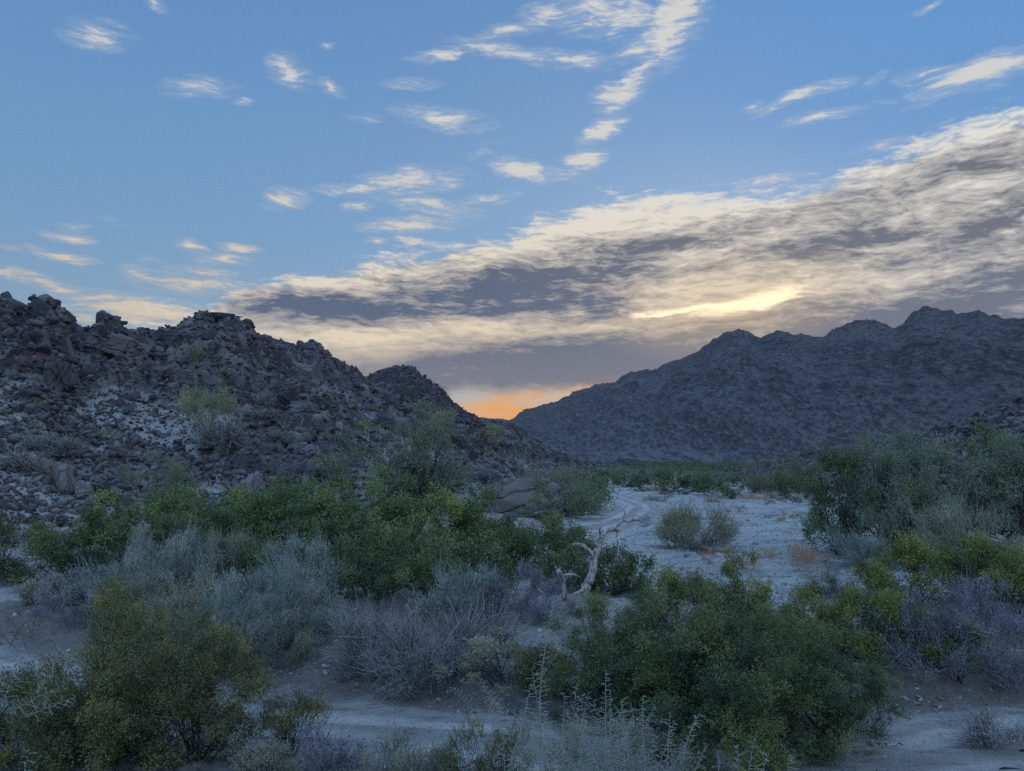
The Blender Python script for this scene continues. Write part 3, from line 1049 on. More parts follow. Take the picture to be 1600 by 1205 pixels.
    d = unit(out[k0] * .75 + np.array([0, 0, K.upright]) + rng.normal(size=(nspray, 3)) * K.spread)
    st = C[k0] + rng.normal(size=(nspray, 3)) * csize[k0, None] * np.array([.34, .34, .26])
    ln = csize[k0] * rng.uniform(.3, 1.05, nspray)
    per = 9
    u = rng.uniform(0, 1, (nspray, per)) ** .8
    pos_ = st[:, None] + d[:, None] * (ln[:, None] * u)[..., None] + rng.normal(size=(nspray, per, 3)) * L * K.jit * 1.6
    ax = unit(d[:, None] * 1.1 + rng.normal(size=(nspray, per, 3)) * (.55 if K.narrow > .25 else .33))
    sd_ = unit(np.cross(ax, rng.normal(size=(nspray, per, 3))))
    pos_, ax, sd_ = pos_.reshape(-1, 3), ax.reshape(-1, 3), sd_.reshape(-1, 3)
    n = len(pos_)
    pos_[:, 2] = np.maximum(pos_[:, 2], .03 + rng.random(n) * .05)
    l_ = L * rng.uniform(.6, 1.45, n)[:, None]
    w_ = Wd * rng.uniform(.7, 1.3, n)[:, None]
    V = np.stack([pos_ - ax * l_ * .5, pos_ + sd_ * w_ * .5 + ax * l_ * .05, pos_ + ax * l_ * .5, pos_ - sd_ * w_ * .5 + ax * l_ * .05], 1)
    base_t = rng.normal(.42, .21, ncl)[k0][:, None] + (u - .5) * K.tip * .35 + rng.normal(size=(nspray, per)) * .11
    # young growth near the top of the crown is fresher in colour
    base_t = base_t + K.tip * .22 * ((C[k0, 2] / H)[:, None] - .55)
    t_ = np.clip(base_t, 0, 1).ravel()
    fi = np.arange(n)[:, None] * 4
    # fit the crown to the size it is meant to have
    ex = np.percentile(np.abs(pos_[:, 0]), 97.5) * 2
    ey = np.percentile(np.abs(pos_[:, 1]), 97.5) * 2
    ez = np.percentile(pos_[:, 2], 98.5)
    S3 = np.array([W / ex, D / ey, H / ez])
    fol.add(V.reshape(-1, 3), np.concatenate([fi, fi + 1, fi + 2, fi + 3], 1), np.repeat(t_, 4))
    fol.v = [(a * S3).astype(np.float32) for a in fol.v]
    stems.v = [(a * S3).astype(np.float32) for a in stems.v]
    return stems, fol


NPLANT = [0]
LEAVES = [0]


def shrub(kind, name, cat, label, x, by, wpx, ty, group=None, Y=None, loc=None, seed=None, D=None, parts=('stems', 'foliage'), leaf=None, wood=None):
    """a shrub seen in the picture from (x - w/2 .. x + w/2) and from ty down to its foot at by"""
    NPLANT[0] += 1
    seed = seed or NPLANT[0] * 7 + 11
    if loc is None:
        g = gp(x, by)
        if Y:
            g = at(x, by, Y)
    else:
        g = np.array(loc, float)
    Yd = g[1]
    dist = Yd
    W = wpx / F * dist * 1.0
    top = at(x, ty, Yd + .0)
    H = max(.15, top[2] - g[2])
    K = KINDS[kind]
    st, fo = grow(kind, W, H, dist, seed, D)
    LEAVES[0] += fo.nv // 4
    root = link(name, None)
    root.location = g
    tag(root, label, cat, group)
    if st.v:
        st.obj(parts[0], WD[wood or K.wood], root)
    fo.obj(parts[1], FL[leaf or K.leaf], root)
    return root

G_GREEN = 'dense green thicket bushes in the middle ground'
S = shrub
# ---- the long green thicket across the middle
S('leafydark', 'bush', 'bush', 'dark green bush at the far left end of the long green thicket', 125, 905, 190, 800, G_GREEN)
S('leafy', 'bush', 'bush', 'green thicket bush under the greyish hillside tree, right of the pale rocks on the left', 215, 880, 190, 768, G_GREEN)
S('leafydark', 'bush', 'bush', 'low dark green bush just behind the blue-grey upright shrubs on the left', 300, 900, 190, 790, G_GREEN)
S('leafy', 'bush', 'bush', 'green thicket bush with a flat top straight below the pale green hillside tree', 345, 872, 190, 768, G_GREEN)
S('leafy', 'bush', 'bush', 'bright green bush beside the bare black forked branch', 450, 880, 200, 756, G_GREEN)
S('leafy', 'bush', 'bush', 'tallest yellowish green bush of the thicket, just right of the bare black branch', 560, 890, 210, 746, G_GREEN)
S('leafy', 'bush', 'bush', 'wide green bush in front of the big dark tree at the foot of the hill', 665, 895, 220, 768, G_GREEN)
S('leafydark', 'bush', 'bush', 'green bush at the right shoulder of the thicket, below the cracked pale boulder', 762, 900, 190, 812, G_GREEN)
S('leafydark', 'bush', 'bush', 'lowest dark green bush of the thicket, bulging over the shaded earth bank', 590, 940, 210, 838, G_GREEN)
S('leafydark', 'bush', 'bush', 'dark green bush of the thicket directly left of the purple brush heap', 700, 928, 180, 835, G_GREEN)
S('leafydark', 'bush', 'bush', 'small dark green bush of the thicket half hidden behind the big pale sage shrub', 440, 925, 150, 850, G_GREEN)
S('mesquite', 'bush', 'bush', 'rounded olive green bush behind the left snag of the dead tree', 815, 900, 110, 822, G_GREEN, leaf='green')
S('leafydark', 'bush', 'bush', 'dark round bush beside the sandy track, behind the dead tree fork', 868, 880, 125, 806)
S('leafy', 'bush', 'bush', 'broad green bush right of the dead tree, reaching down to the pale sand', 958, 928, 150, 856, leaf='dark')
S('mesquite', 'bush', 'bush', 'green bush directly behind the trunk of the dead tree', 892, 918, 100, 862)

S('leafy', 'bush', 'bush', 'green bush filling the thicket between the flat-topped bush and the black branch', 405, 885, 160, 770, G_GREEN)
S('leafydark', 'bush', 'bush', 'dark green bush low in the thicket behind the shrub that rises against it', 520, 915, 180, 815, G_GREEN)
S('leafydark', 'bush', 'bush', 'dark green bush in the middle of the thicket, under the tallest yellowish one', 625, 915, 190, 812, G_GREEN)
# ---- pale shrubs, left
G_PALE = 'pale grey sage shrubs on the left'
S('blue', 'shrub', 'shrub', 'blue-grey upright shrub, the palest crest in front of the green thicket', 262, 932, 150, 838, G_PALE)
S('sage', 'shrub', 'shrub', 'grey-green feathery shrub between the palest crest and the dark gap of the thicket', 352, 925, 105, 836, G_PALE)
S('blue', 'shrub', 'shrub', 'thin blue-grey shrub at the left foot of the palest crest', 180, 945, 130, 872, G_PALE)
S('sage', 'shrub', 'shrub', 'low dull grey-green shrub in front of the palest crest', 255, 962, 150, 900, G_PALE)
S('blue', 'shrub', 'shrub', 'blue-grey shrub rising against the dark green thicket left of the shaded bank', 485, 950, 150, 850, G_PALE)
S('blue', 'shrub', 'shrub', 'biggest blue-green feathery shrub, standing above the sand road', 388, 1032, 210, 888, G_PALE, leaf='blue')
S('sage', 'shrub', 'shrub', 'grey-green shrub leaning right beside the biggest feathery shrub', 485, 1005, 125, 912, G_PALE, leaf='blue')
S('sage', 'shrub', 'shrub', 'dark low skirt shrub at the road edge below the biggest feathery shrub', 430, 1042, 130, 975, G_PALE)
S('tan', 'shrub', 'shrub', 'small yellowish tan shrub beside the sand strip on the left', 62, 945, 48, 906)
S('tan', 'shrub', 'shrub', 'pale tan shrub between the yellowish shrub and the grey shrubs on the left', 105, 942, 75, 893, leaf='grey')
S('purple', 'shrub', 'shrub', 'low purple-grey shrub on the eroded bank at the left', 100, 975, 110, 928)
S('purple', 'shrub', 'shrub', 'dusky twiggy shrub behind the yellow-tipped creosote shoot', 175, 985, 90, 930)
S('creosote', 'bush', 'bush', 'brown-olive bush cut by the left edge, at the foot of the rocky hill', -5, 902, 110, 806)
S('leafydark', 'bush', 'bush', 'dark low bush under the rusty crags at the left', 55, 800, 100, 752)

# ---- grey twig heaps, middle
G_TWIG = 'bare grey twig shrubs above the sand road'
S('grey', 'twig_shrub', 'shrub', 'left one of the bare grey twig shrubs above the road', 570, 1048, 125, 972, G_TWIG)
S('grey', 'twig_shrub', 'shrub', 'widest bare grey twig shrub, middle of the heap above the road', 655, 1068, 160, 978, G_TWIG)
S('grey', 'twig_shrub', 'shrub', 'right bare grey twig shrub, set back behind the tan bush', 730, 1030, 120, 966, G_TWIG)
S('purple', 'twig_shrub', 'shrub', 'small purple twig shrub low beside the tan bush', 725, 1075, 85, 1030, G_TWIG)
S('blue', 'shrub', 'shrub', 'blue-grey shrub at the right end of the shaded earth bank', 715, 972, 120, 893)
S('purple', 'brush_heap', 'brush', 'domed heap of purple-grey dead brush round the small snag', 806, 960, 140, 886, D=2.5)
S('purple', 'brush_heap', 'brush', 'tangle of dead brush at the foot of the dead tree trunk', 868, 966, 90, 932)
S('tan', 'shrub', 'shrub', 'sandy tan shrub with a soft rounded top above the road', 790, 1078, 145, 994)
S('tan', 'shrub', 'shrub', 'darker tan shrub squeezed between the rounded tan shrub and the big green mass', 848, 1095, 90, 1010, leaf='olive')

# ---- the big green mass, lower right of the middle
G_BIG = 'big green bushes in the foreground'
S('mesquite', 'bush', 'bush', 'left bush of the big green foreground mass, behind the tall thorny spike', 950, 1118, 190, 940, G_BIG)
S('mesquite', 'bush', 'bush', 'middle back bush of the big green foreground mass', 1070, 1100, 230, 922, G_BIG)
S('mesquite', 'bush', 'bush', 'largest bush of the big green foreground mass with drooping sprays', 1165, 1165, 300, 955, G_BIG)
S('mesquite', 'bush', 'bush', 'right rounded bush of the big green foreground mass', 1290, 1160, 215, 985, G_BIG)
S('mesquite', 'bush', 'bush', 'low dark bush in the front of the big green mass, above the thorny shrub', 1050, 1125, 200, 1015, G_BIG)
S('creosote', 'bush', 'bush', 'thin upright shoots sticking out of the big green mass towards the pale sand', 1165, 1060, 90, 868, leaf='yellow')
S('creosote', 'bush', 'bush', 'short yellow-green shoots above the big green mass, left of the tallest shoots', 1038, 1040, 75, 893, leaf='yellow')
S('creosote', 'bush', 'bush', 'olive shoots at the back of the big green mass, between the two upright tufts', 1100, 1000, 100, 902)

# ---- olive creosote, lower left
S('creosote', 'creosote_bush', 'bush', 'big olive creosote bush filling the lower left corner', 210, 1195, 330, 945, None)
S('creosote', 'creosote_bush', 'bush', 'right half of the lower left creosote mass, bulging over the sand road', 300, 1200, 180, 1000)
S('creosote', 'creosote_bush', 'bush', 'low olive bush in the lower left between the edge bush and the big creosote', 115, 1215, 190, 1060)
S('creosote', 'creosote_bush', 'bush', 'tall yellow-tipped creosote shoot above the lower left bush', 168, 1120, 80, 918, leaf='yellow')
S('creosote', 'creosote_bush', 'bush', 'olive bush cut by the left edge below the sand road', 10, 1195, 190, 1050)
S('sage', 'shrub', 'shrub', 'pale thorny twigs rising at the back of the lower left creosote bush', 260, 1120, 130, 932, leaf='sage', wood='spine')
S('broom', 'broom_shrub', 'shrub', 'sparse dark-stemmed shrub in front of the road beside the creosote bush', 452, 1182, 115, 1082)
S('tan', 'shrub', 'shrub', 'low ochre grass-like shrub at the bottom edge beside the creosote bush', 420, 1225, 90, 1165)
S('purple', 'shrub', 'shrub', 'dusky purple low shrub at the bottom edge with an ochre top', 510, 1225, 110, 1140)
S('broom', 'broom_shrub', 'shrub', 'thin pale shrub at the bottom edge left of the thorny shoots', 625, 1240, 130, 1150, leaf='sage', wood='grey')
S('broom', 'broom_shrub', 'shrub', 'thin olive shrub at the bottom edge directly under the tan shrub', 760, 1250, 130, 1128)
S('broom', 'broom_shrub', 'shrub', 'grey sprigs at the bottom edge between the two thin shrubs', 690, 1240, 80, 1165, leaf='sage', wood='grey')
S('creosote', 'bush', 'bush', 'small olive bush at the bottom edge under the largest green bush', 1185, 1225, 100, 1130, leaf='yellow')
S('blue', 'shrub', 'shrub', 'pale low shrub among the thorny shoots at the bottom edge', 960, 1240, 240, 1150, wood='spine', leaf='sage')
S('grey', 'twig_shrub', 'shrub', 'small grey twig shrub on the sand in the lower right corner', 1552, 1172, 75, 1122)

# ---- right side
G_YEL = 'yellow-green bushes on the right'
S('yellow', 'bush', 'bush', 'yellow-green bush right of the dark lacy tree, below the arched grey branches', 1432, 945, 170, 842, G_YEL)
S('yellow', 'bush', 'bush', 'yellowest bush, highest of the yellow-green ones near the right edge', 1530, 950, 160, 842, G_YEL)
S('yellow', 'bush', 'bush', 'yellow-green bush cut by the right edge', 1600, 965, 110, 858, G_YEL)
S('yellow', 'bush', 'bush', 'yellow-green bush beside the wash, right behind the big green mass', 1250, 1015, 150, 918, G_YEL)
S('yellow', 'bush', 'bush', 'yellow-green bush between the big green mass and the purple shrubs', 1350, 1035, 160, 920, G_YEL)
S('creosote', 'bush', 'bush', 'olive bush behind the purple shrubs at the dark hollow', 1395, 1020, 110, 925, leaf='green')
G_PUR = 'purple-grey shrubs on the right'
S('purple', 'shrub', 'shrub', 'purple-grey shrub over the dark hollow, nearest to the yellow-green bushes', 1462, 1040, 130, 935, G_PUR)
S('purple', 'shrub', 'shrub', 'purple-grey shrub high up behind the others near the right edge', 1540, 1000, 120, 905, G_PUR)
S('purple', 'shrub', 'shrub', 'largest purple-grey shrub, over the black shadow at the right edge', 1570, 1068, 170, 962, G_PUR)
S('yellow', 'bush', 'bush', 'little green bush tucked among the purple-grey shrubs', 1498, 1062, 90, 965, leaf='green')
S('grey', 'twig_shrub', 'shrub', 'bare brown twigs under the purple-grey shrubs on the bank', 1440, 1068, 130, 1010, leaf='purple')
S('broom', 'shrub', 'shrub', 'low grey sprigs on the wash edge left of the yellow-green bushes', 1310, 935, 90, 890, leaf='sage')
S('lacy', 'tree', 'tree', 'dark lacy tree hanging over the pale wash on the right', 1318, 872, 150, 705, None, parts=('trunk', 'crown'))
G_SMK = 'feathery grey-green trees on the right'
S('smoke', 'tree', 'tree', 'feathery tree just right of the dark lacy tree', 1400, 868, 190, 690, G_SMK, parts=('trunk', 'crown'))
S('smoke', 'tree', 'tree', 'widest feathery tree in front of the rocky slope on the right', 1495, 858, 220, 682, G_SMK, parts=('trunk', 'crown'))
S('smoke', 'tree', 'tree', 'feathery tree cut by the right edge', 1595, 862, 160, 690, G_SMK, parts=('trunk', 'crown'))
S('leafydark', 'tree', 'tree', 'small darker tree on the rocky slope above the feathery trees', 1552, 800, 70, 668, None, parts=('trunk', 'crown'))
S('sage', 'shrub', 'shrub', 'grey-green shrub in front of the feathery trees, behind the yellowest bush', 1520, 900, 150, 800)
S('blue', 'shrub', 'shrub', 'blue-grey shrub between the dark lacy tree and the arched grey branches', 1355, 892, 95, 838)
S('smoke', 'shrub', 'shrub', 'dull feathery shrub with arched dead branches, centre right', 1430, 882, 150, 780)
S('leafydark', 'bush', 'bush', 'round dark bush at the right end of the far row, by the wash', 1222, 782, 62, 730)

# ---- in and round the wash
S('washbush', 'wash_shrub', 'shrub', 'lone grey-green shrub on its own mound in the middle of the wash', 1090, 862, 118, 792, D=3.5, leaf='sage', seed=5)
S('washbush', 'wash_shrub', 'shrub', 'greener left part of the lone mid-wash shrub', 1062, 860, 62, 798, leaf='hillgreen')
G_TUFT = 'rust-coloured dry tufts in the wash'
for x, by, wp, ty, lb in [(1122, 884, 62, 852, 'rust tuft at the right foot of the lone wash shrub'), (1162, 893, 46, 868, 'small rust tuft among the pale stones right of the lone shrub'),
                          (1232, 884, 105, 850, 'widest rust tuft, near the right side of the wash'), (1195, 872, 36, 856, 'short rust tuft left of the widest tuft')]:
    S('rust', 'dry_tuft', 'tuft', lb, x, by, wp, ty, G_TUFT)
rg = np.random.default_rng(77)
for i in range(34):
    x = rg.uniform(1000, 1255)
    y = rg.choice([rg.uniform(768, 786), rg.uniform(772, 830)])
    wp = rg.uniform(12, 30) * (y - 720) / 60
    S('rust', 'dry_tuft', 'tuft', 'small dry tuft scattered over the far part of the wash', x, y, wp, y - wp * rg.uniform(.3, .5), 'small dry tufts on the far wash',
      leaf=rg.choice(['rust', 'tan', 'olive', 'grey']))
G_FAR = 'far green shrubs along the wash'
far = [(845, 782, 80, 738, 'sage'), (882, 806, 110, 745, 'smoke'), (920, 796, 66, 742, 'leafydark'), (842, 812, 60, 768, 'smoke'), (905, 765, 60, 735, 'smoke'), (808, 768, 60, 737, 'sage'),
       (950, 756, 46, 733, 'leafydark'), (975, 762, 50, 735, 'smoke'), (1000, 757, 40, 738, 'smoke'), (1030, 768, 74, 734, 'leafydark'), (1065, 774, 85, 736, 'leafydark'), (1095, 770, 66, 740, 'leafydark'),
       (1120, 770, 50, 745, 'smoke'), (1147, 782, 34, 748, 'leafydark'), (1180, 770, 50, 742, 'sage'), (1195, 765, 40, 742, 'smoke'), (960, 746, 60, 730, 'smoke'), (1010, 748, 60, 733, 'smoke'), (1110, 755, 60, 736, 'smoke'),
       (1040, 752, 50, 733, 'smoke'), (1150, 752, 60, 738, 'smoke'), (1250, 770, 60, 725, 'smoke'), (1285, 790, 60, 740, 'leafydark')]
for k, (x, by, wp, ty, kd) in enumerate(far):
    lb = 'far shrub in the row where the wash bends out of sight'
    if k < 6:
        lb = ['far bush left of the track, nearest the cracked boulder', 'widest grey-green bush left of the bending track', 'dark bush at the inner bend of the track',
              'low grey bush beside the marker post', 'feathery bush above the dark bush at the bend', 'pale teal bush above the cracked boulder'][k]
    S(kd, 'far_shrub', 'shrub', lb, x, by, wp, ty, G_FAR)

# ---- plants on the hills (foot found on the hill surface)
def hill_pt(hill, x, y):
    a, b, c = ray(x, y)
    t = np.geomspace(30, 600, 1500)
    Z = CAM_H + c * t
    G = hill.height(a * t, b * t)[0]
    k = np.argmax(Z < G)
    return np.array([a * t[k], b * t[k], G[k] - .1])


G_HP = 'trees and shrubs growing on the rocky hill'
hp = [(315, 692, 100, 606, 'hill', 'tree', 'pale green tree with a white crooked trunk on the rocky hill'),
      (243, 772, 105, 706, 'hillgrey', 'tree', 'grey-green tree at the foot of the rocky hill, left of centre'),
      (648, 790, 170, 640, 'smoke', 'tree', 'big dark feathery tree in front of the foot of the hill'),
      (686, 690, 50, 642, 'hill', 'tree', 'greener treetop behind the big dark feathery tree'),
      (525, 760, 80, 712, 'smoke', 'shrub', 'soft green shrub behind the bare black branch'),
      (302, 572, 46, 536, 'hillgrey', 'shrub', 'faint green shrub high on the hill below the rock pinnacle'),
      (570, 676, 50, 654, 'hill', 'shrub', 'small green shrub in the middle of the rocky hillside, upper one'),
      (535, 690, 60, 668, 'hillgrey', 'shrub', 'small green shrub in the middle of the rocky hillside, lower left one'),
      (460, 688, 60, 672, 'hillgrey', 'shrub', 'low green smudge of a shrub on the hillside left of the two small shrubs'),
      (765, 694, 44, 664, 'hill', 'shrub', 'green shrub on the slope right of the treetop'),
      (452, 676, 34, 664, 'tan', 'shrub', 'brownish shrub on the middle of the hillside'),
      (35, 735, 50, 712, 'grey', 'shrub', 'grey dead shrub above the rusty crags on the left'),
      (85, 712, 70, 690, 'grey', 'shrub', 'grey dead shrub on the pale slope at the left'),
      (750, 752, 50, 734, 'purple', 'shrub', 'small grey shrub above the cracked pale boulder'),
      (455, 745, 40, 722, 'purple', 'shrub', 'small grey shrub between the rocks above the black branch'),
      (175, 690, 50, 670, 'hillgrey', 'shrub', 'dull shrub in the rubble left of the white-trunked tree'),
      (340, 700, 50, 672, 'grey', 'shrub', 'brown dead shrub at the foot of the white-trunked tree')]
for x, by, wp, ty, kd, cat, lb in hp:
    S(kd, 'hillside_' + cat, cat, lb, x, by, wp, ty, G_HP, loc=hill_pt(left_hill, x, by), parts=('trunk', 'crown') if cat == 'tree' else ('stems', 'foliage'))
p_ = at(690, 624, 335)
S('skyline', 'hillside_tree', 'tree', 'tiny dark tree standing on the skyline of the dark cone hill', 692, 622, 26, 602, None, loc=p_, parts=('trunk', 'crown'))
rg = np.random.default_rng(5)
for i in range(80):
    x = rg.uniform(0, 860)
    lo = np.interp(x, [0, 300, 600, 860], [560, 560, 640, 715])
    y = rg.uniform(lo, np.interp(x, [0, 700, 860], [770, 745, 735]))
    wp = rg.uniform(10, 26)
    q = hill_pt(left_hill, x, y)
    if q[1] < 40 or q[1] > 300:
        continue
    S(rg.choice(['grey', 'hillgrey', 'purple', 'tan']), 'hillside_tuft', 'tuft', 'small dry tuft between the stones of the rocky hill', x, y, wp, y - wp * .55, 'dry tufts between the stones of the rocky hill', loc=q)

# ------------------------------------------------------------------ dead trees and branches
def limb(pts, rads, seed, k=10, sub=9, rough=.2):
    """one crooked limb through the given points"""
    rng = np.random.default_rng(seed)
    pts, rads = np.array(pts, float), np.array(rads, float)
    n = len(pts)
    u = np.linspace(0, n - 1, (n - 1) * sub + 1)
    P_ = np.stack([np.interp(u, range(n), pts[:, i]) for i in range(3)], 1)
    R_ = np.interp(u, range(n), rads)
    for _ in range(4):                                   # round the corners
        P_[1:-1] = (P_[:-2] + P_[1:-1] * 2 + P_[2:]) / 4
    P_ = P_ + rng.normal(size=P_.shape) * R_[:, None] * .06
    v, f = tubes(P_[None], R_[None], k)
    v = v.reshape(len(u), k, 3)
    c = P_[:, None]
    groove = 1 + rough * np.sin(np.arange(k)[None] * 2.4 + u[:, None] * .5 + seed) + rng.normal(size=(len(u), k)) * rough * .5
    v = c + (v - c) * groove[..., None]
    v = v.reshape(-1, 3)
    cap = np.array([[0, j, (j + 1) % k, (j + 1) % k] for j in range(1, k - 1)])
    top = (len(u) - 1) * k + np.array([[0, j, j + 1] for j in range(1, k - 1)])
    return v, f, top


def dead_wood():
    m, g, out = new_mat('dead_wood')
    p = pos(g)
    n = g.noise(g.mp(p, scale=(1, 1, .22)), 16, 6, .65, .4)
    n2 = g.noise(p, 4.5, 5, .65)
    c = g.mix(g.ss(n, .36, .62), (.20, .17, .15), (.64, .57, .48))
    c = g.mix(g.m('MULTIPLY', g.ss(n2, .52, .64), .8), c, (.06, .045, .038))
    c = g.mix(g.m('MULTIPLY', g.ss(attr(g, 'tint'), .5, 1.), .7), c, (.085, .062, .05))
    surf(g, out, c, .85, n, .9, .03)
    return m


M_DEAD = dead_wood()


def dead_tree(name, label, origin_px, limbs, group=None, mat=M_DEAD, Y=None, cat='dead tree'):
    g0 = gp(*origin_px)
    Yd = Y or g0[1]
    root = link(name, None)
    root.location = g0
    tag(root, label, cat, group)
    ppm = F / Yd
    for i, (part, pts, rads) in enumerate(limbs):
        W_ = []
        for q in pts:
            x, y = q[0], q[1]
            dz = q[2] if len(q) > 2 else 0
            W_.append(at(x, y, Yd + dz) - g0)
        if i == 0 and pts[0] == origin_px:
            W_[0] = W_[0] + np.array([0, 0, -.25])
        R_ = [r / ppm for r in rads]
        v, f, top = limb(W_, R_, i * 3 + 5, 10 if max(rads) > 2 else 6)
        mb = MB()
        n_ = len(v) // (10 if max(rads) > 2 else 6)
        k_ = len(v) // n_
        tcol = np.repeat(np.linspace(0, 1, n_) * (1.0 if part != 'trunk' else .45), k_)
        mb.add(v, f, tcol)
        mb.f.append(top.astype(np.int32))
        mb.obj(part, mat, root, smooth=True)
    return root


dead_tree('dead_tree', 'bleached dead tree with a forked leaning trunk in front of the green bush', (907, 940), [
    ('trunk', [(907, 940), (914, 922), (925, 898), (929, 872), (930, 860)], [9, 7.6, 6.2, 5.6, 5.4]),
    ('branch', [(929, 872), (921, 862, -.1), (912, 853, -.25), (903, 850, -.4), (895, 851, -.5), (889, 855, -.55)], [3.9, 3.6, 3.1, 2.4, 1.6, .5]),
    ('branch', [(930, 864), (937, 852, .1), (939, 842, .1), (942, 832, .2), (952, 828, .3), (962, 828, .35), (969, 832, .35)], [4.4, 3.9, 3.7, 3.4, 3., 2.2, .6]),
    ('branch', [(956, 828, .3), (966, 820, .4), (974, 814, .5), (984, 815, .6), (993, 812, .65), (1003, 815, .7)], [2.6, 2.5, 2.2, 1.9, 1.5, .6]),
    ('branch', [(971, 818, .4), (973, 810, .45), (977, 804, .45), (975, 797, .45)], [2.0, 1.6, 1.1, .4]),
    ('branch', [(939, 838, .1), (937, 830, .1), (938, 823, .1)], [2.4, 1.5, .4]),
    ('branch', [(934, 856), (930, 850, -.1), (931, 841, -.1), (928, 836, -.1)], [1.9, 1.4, .9, .3]),
    ('branch', [(962, 829, .35), (965, 836, .4), (962, 842, .4)], [1.5, 1., .3]),
    ('branch', [(986, 814, .6), (990, 808, .6)], [1.2, .3]),
    ('branch', [(900, 850, -.42), (896, 845, -.4)], [1.3, .3]),
    ('branch', [(918, 915), (906, 925, -.3), (893, 930, -.5), (882, 940, -.6)], [3., 2.4, 1.8, .6])])
dead_tree('dead_snag', 'short bleached snag with a side branch, left of the dead tree trunk', (886, 948), [
    ('trunk', [(886, 948), (882, 930), (880, 915), (878, 903), (873, 894), (871, 890)], [5, 4.5, 4, 4.4, 4.5, 2.2]),
    ('branch', [(881, 900), (888, 898, .1), (897, 898, .2), (907, 902, .3)], [2.2, 2.2, 1.8, .5]),
    ('branch', [(872, 893), (869, 887, .05), (866, 882, .1)], [2.2, 1.4, .4]),
    ('branch', [(873, 893), (876, 886, .1)], [1.8, .5])])
dead_tree('dead_snag', 'small forked dead snag leaning over the purple brush heap', (823, 950), [
    ('trunk', [(823, 950), (825, 932), (831, 919), (834, 910)], [3.2, 3.0, 3.2, 2.6]),
    ('branch', [(834, 912), (832, 905), (831, 898)], [2.2, 1.2, .4]),
    ('branch', [(834, 914), (842, 922, -.2), (850, 928, -.3), (854, 934, -.3)], [2.4, 2., 1.6, .6])])
dead_tree('dead_branch', 'arched pale dead branch in front of the dull feathery shrub, left one', (1362, 860), [
    ('branch', [(1362, 860), (1370, 842), (1378, 831), (1390, 828), (1405, 832), (1420, 834)], [1.6, 1.7, 1.7, 1.5, 1.1, .5]),
    ('branch', [(1376, 834), (1385, 840, -.2), (1400, 834, -.3), (1412, 838, -.3)], [1.1, 1., .9, .4]),
    ('branch', [(1390, 829), (1398, 846, -.2), (1382, 856, -.2), (1376, 862, -.2)], [1., .9, .9, .4])], 'arched dead branches', WD['pale'], cat='branch')
dead_tree('dead_branch', 'arched pale dead branch, right one behind the yellow-green bushes', (1448, 860), [
    ('branch', [(1448, 860), (1455, 840), (1462, 824), (1470, 820), (1480, 824), (1495, 833)], [1.7, 1.7, 1.7, 1.6, 1.2, .5]),
    ('branch', [(1470, 821), (1464, 829, -.2), (1458, 836, -.2)], [1.1, .9, .4])], 'arched dead branches', WD['pale'], cat='branch')
dead_tree('bare_branch', 'bare black forked branch rising out of the green thicket against the hillside', (500, 800), [
    ('trunk', [(500, 800), (501, 770), (503, 750), (506, 735), (512, 718), (518, 706)], [1.6, 1.5, 1.4, 1.2, .9, .4]),
    ('branch', [(503, 752), (498, 744, .1), (496, 734, .2)], [.8, .6, .3]),
    ('branch', [(502, 766), (512, 756, .1), (520, 748, .2), (528, 742, .2)], [.9, .8, .6, .3]),
    ('branch', [(508, 730), (505, 720, .1), (507, 712, .1)], [.7, .5, .3])], None, WD['black'], cat='branch')
dead_tree('driftwood_log', 'short pale log lying at the road edge below the twig shrubs', (505, 1043), [
    ('trunk', [(504, 1040), (512, 1044, -.1), (522, 1047, -.2), (536, 1049, -.3)], [3, 2.6, 2., .8]),
    ('branch', [(512, 1044, -.1), (506, 1050, -.3), (502, 1056, -.4)], [1.2, 1., .4])], None, cat='log')
dead_tree('driftwood_log', 'pale straight stick on the sand right of the big green mass', (1372, 1162), [
    ('trunk', [(1372, 1162), (1388, 1163, -.05), (1402, 1165, -.1), (1412, 1163, -.1)], [1.3, 1.5, 1.2, .5])], None, cat='log')
dead_tree('driftwood_log', 'dark stick lying in the lower right corner', (1545, 1198), [
    ('trunk', [(1545, 1198), (1565, 1200, -.05), (1590, 1202, -.1), (1620, 1204, -.1)], [1.2, 1.6, 1.4, .8])], None, WD['black'], cat='log')

